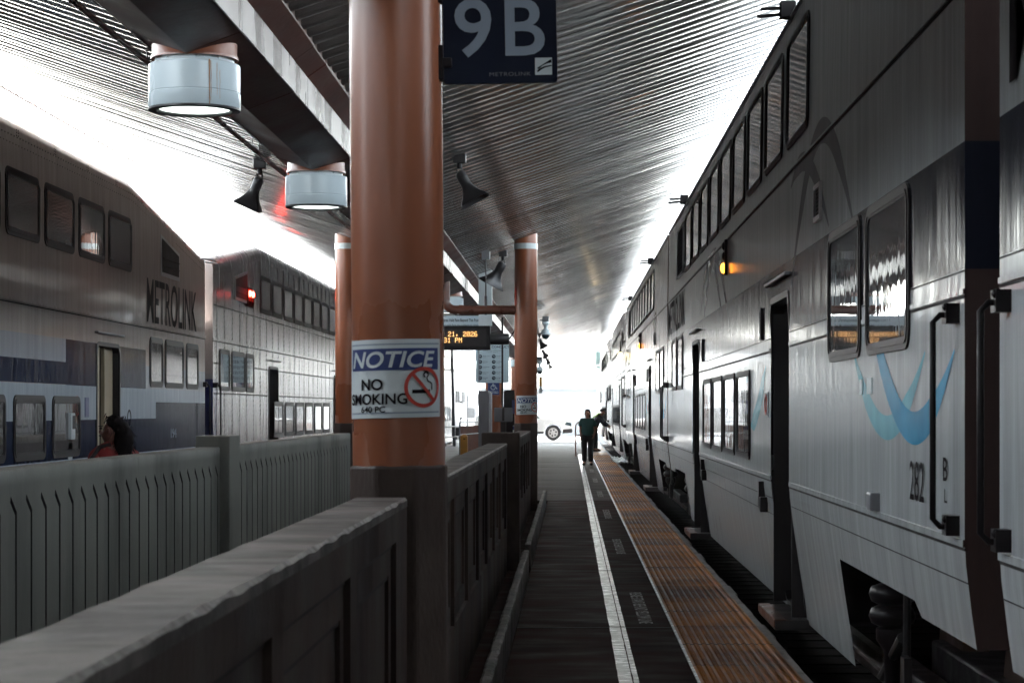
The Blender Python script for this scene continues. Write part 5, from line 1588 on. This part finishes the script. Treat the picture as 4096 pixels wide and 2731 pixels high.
b = MB(); b.box(-32, 32, -8, 0, 0, 13); b.build('wall', M['ground'] if False else mat('rear_blocker_wall', (.16, .12, .10), .8), root)
b = MB(); b.box(-6, -1, -.05, .05, 1.6, 4.4); b.box(3, 8, -.05, .05, 1.6, 4.4); b.build('opening', M['void'], root)
# hedge trees far away, tops just visible over the wall
def tree(x, y, h, label, seed):
    rnd = random.Random(seed)
    root = empty('tree', (x, y, -1.6)); tag(root, label, 'tree', 'far trees beyond the pale wall')
    b = MB(); b.tube([(0, 0, 0), (.1, 0, h * .5), (0, .1, h * .8)], [.25, .16, .06], 8)
    for k in range(5): b.tube([(.1, 0, h * (.35 + .08 * k)), (rnd.uniform(-1.4, 1.4), rnd.uniform(-1.4, 1.4), h * (.6 + .07 * k))], [.08, .03], 6)
    b.build('trunk', M['pipe'], root)
    b = MB()
    cl = [(rnd.gauss(0, h * .17), rnd.gauss(0, h * .17), h * rnd.uniform(.5, .98), h * rnd.uniform(.08, .17)) for _ in range(26)]
    for k in range(2600):
        c_ = rnd.choice(cl); d = Vector((rnd.gauss(0, 1), rnd.gauss(0, 1), rnd.gauss(0, 1))).normalized() * c_[3] * rnd.random() ** .4
        p = Vector(c_[:3]) + d; s_ = .16
        u = Vector((rnd.gauss(0, 1), rnd.gauss(0, 1), rnd.gauss(0, 1))).normalized() * s_; v = u.cross(d + Vector((.01, 0, 0))).normalized() * s_ * .6
        b.add([p - u, p + v, p + u, p - v], [(0, 1, 2, 3)])
    b.build('crown', M['foliage'], root, fix=False)
for i, (x, y, h, lab) in enumerate(((-10, 205, 4.6, 'round far tree behind the parked car'), (9, 215, 4.2, 'far tree on the right of the railing'))): tree(x, y, h, lab, i + 3)

# ------------------------------------------------------------------ light
SUN_EL, SUN_AZ = 52, -28       # azimuth measured from +Y towards +X
w = bpy.data.worlds.new('World'); scene.world = w; w.use_nodes = True
nt = w.node_tree
bg = nt.nodes['Background']
sky = nt.nodes.new('ShaderNodeTexSky'); sky.sky_type = 'NISHITA'; sky.sun_disc = False
sky.sun_elevation = R(SUN_EL); sky.sun_rotation = R(SUN_AZ); sky.dust_density = 3.0; sky.air_density = 1.0; sky.ozone_density = 1.0
hs = nt.nodes.new('ShaderNodeHueSaturation'); hs.inputs['Saturation'].default_value = .32
tn = nt.nodes.new('ShaderNodeMix'); tn.data_type = 'RGBA'; tn.blend_type = 'MULTIPLY'; tn.inputs[0].default_value = 1; tn.inputs[7].default_value = (.95, 1, .995, 1)
nt.links.new(sky.outputs['Color'], hs.inputs['Color']); nt.links.new(hs.outputs['Color'], tn.inputs[6]); nt.links.new(tn.outputs[2], bg.inputs['Color']); bg.inputs['Strength'].default_value = .15
sd = bpy.data.lights.new('sun', 'SUN'); sd.energy = 2.4; sd.angle = R(.5); sd.color = (1, .96, .9)
so = bpy.data.objects.new('sun', sd); col.objects.link(so)
d = Vector((math.sin(R(SUN_AZ)) * math.cos(R(SUN_EL)), math.cos(R(SUN_AZ)) * math.cos(R(SUN_EL)), math.sin(R(SUN_EL))))
so.rotation_euler = (-d).to_track_quat('-Z', 'Y').to_euler(); so.location = (0, 0, 60)

HAZE = .00042
b = MB(); b.box(-270, 270, -130, 770, -2.6, 16)
hz = b.build('haze', bpy.data.materials.new('haze_air')); hz['kind'] = 'stuff'
hm = hz.data.materials[0]; hm.use_nodes = True; hn = hm.node_tree
hn.nodes.remove(hn.nodes['Principled BSDF'])
pv = hn.nodes.new('ShaderNodeVolumePrincipled'); pv.inputs['Density'].default_value = HAZE; pv.inputs['Color'].default_value = (.93, .97, 1, 1); pv.inputs['Anisotropy'].default_value = .3
hn.links.new(pv.outputs['Volume'], hn.nodes['Material Output'].inputs['Volume'])

# ------------------------------------------------------------------ camera
cd = bpy.data.cameras.new('camera'); cam = bpy.data.objects.new('camera', cd); col.objects.link(cam)
cam.location = (0, 0, EYE); cam.rotation_euler = (R(90), 0, 0)
cd.sensor_width = 36; cd.lens = 5000 / 2352 * 36
cd.shift_x = -133 / 2352; cd.shift_y = 156 / 2352
cd.clip_start = .1; cd.clip_end = 5000
cd.dof.use_dof = True; cd.dof.focus_distance = 30; cd.dof.aperture_fstop = 12
scene.camera = cam

scene.view_settings.view_transform = 'Standard'; scene.view_settings.look = 'None'
scene.view_settings.exposure = 4.5; scene.view_settings.gamma = 1
scene.cycles.use_denoising = True
scene.cycles.use_adaptive_sampling = False
scene.cycles.max_bounces = 8; scene.cycles.diffuse_bounces = 4; scene.cycles.glossy_bounces = 5
scene.cycles.sample_clamp_indirect = 8
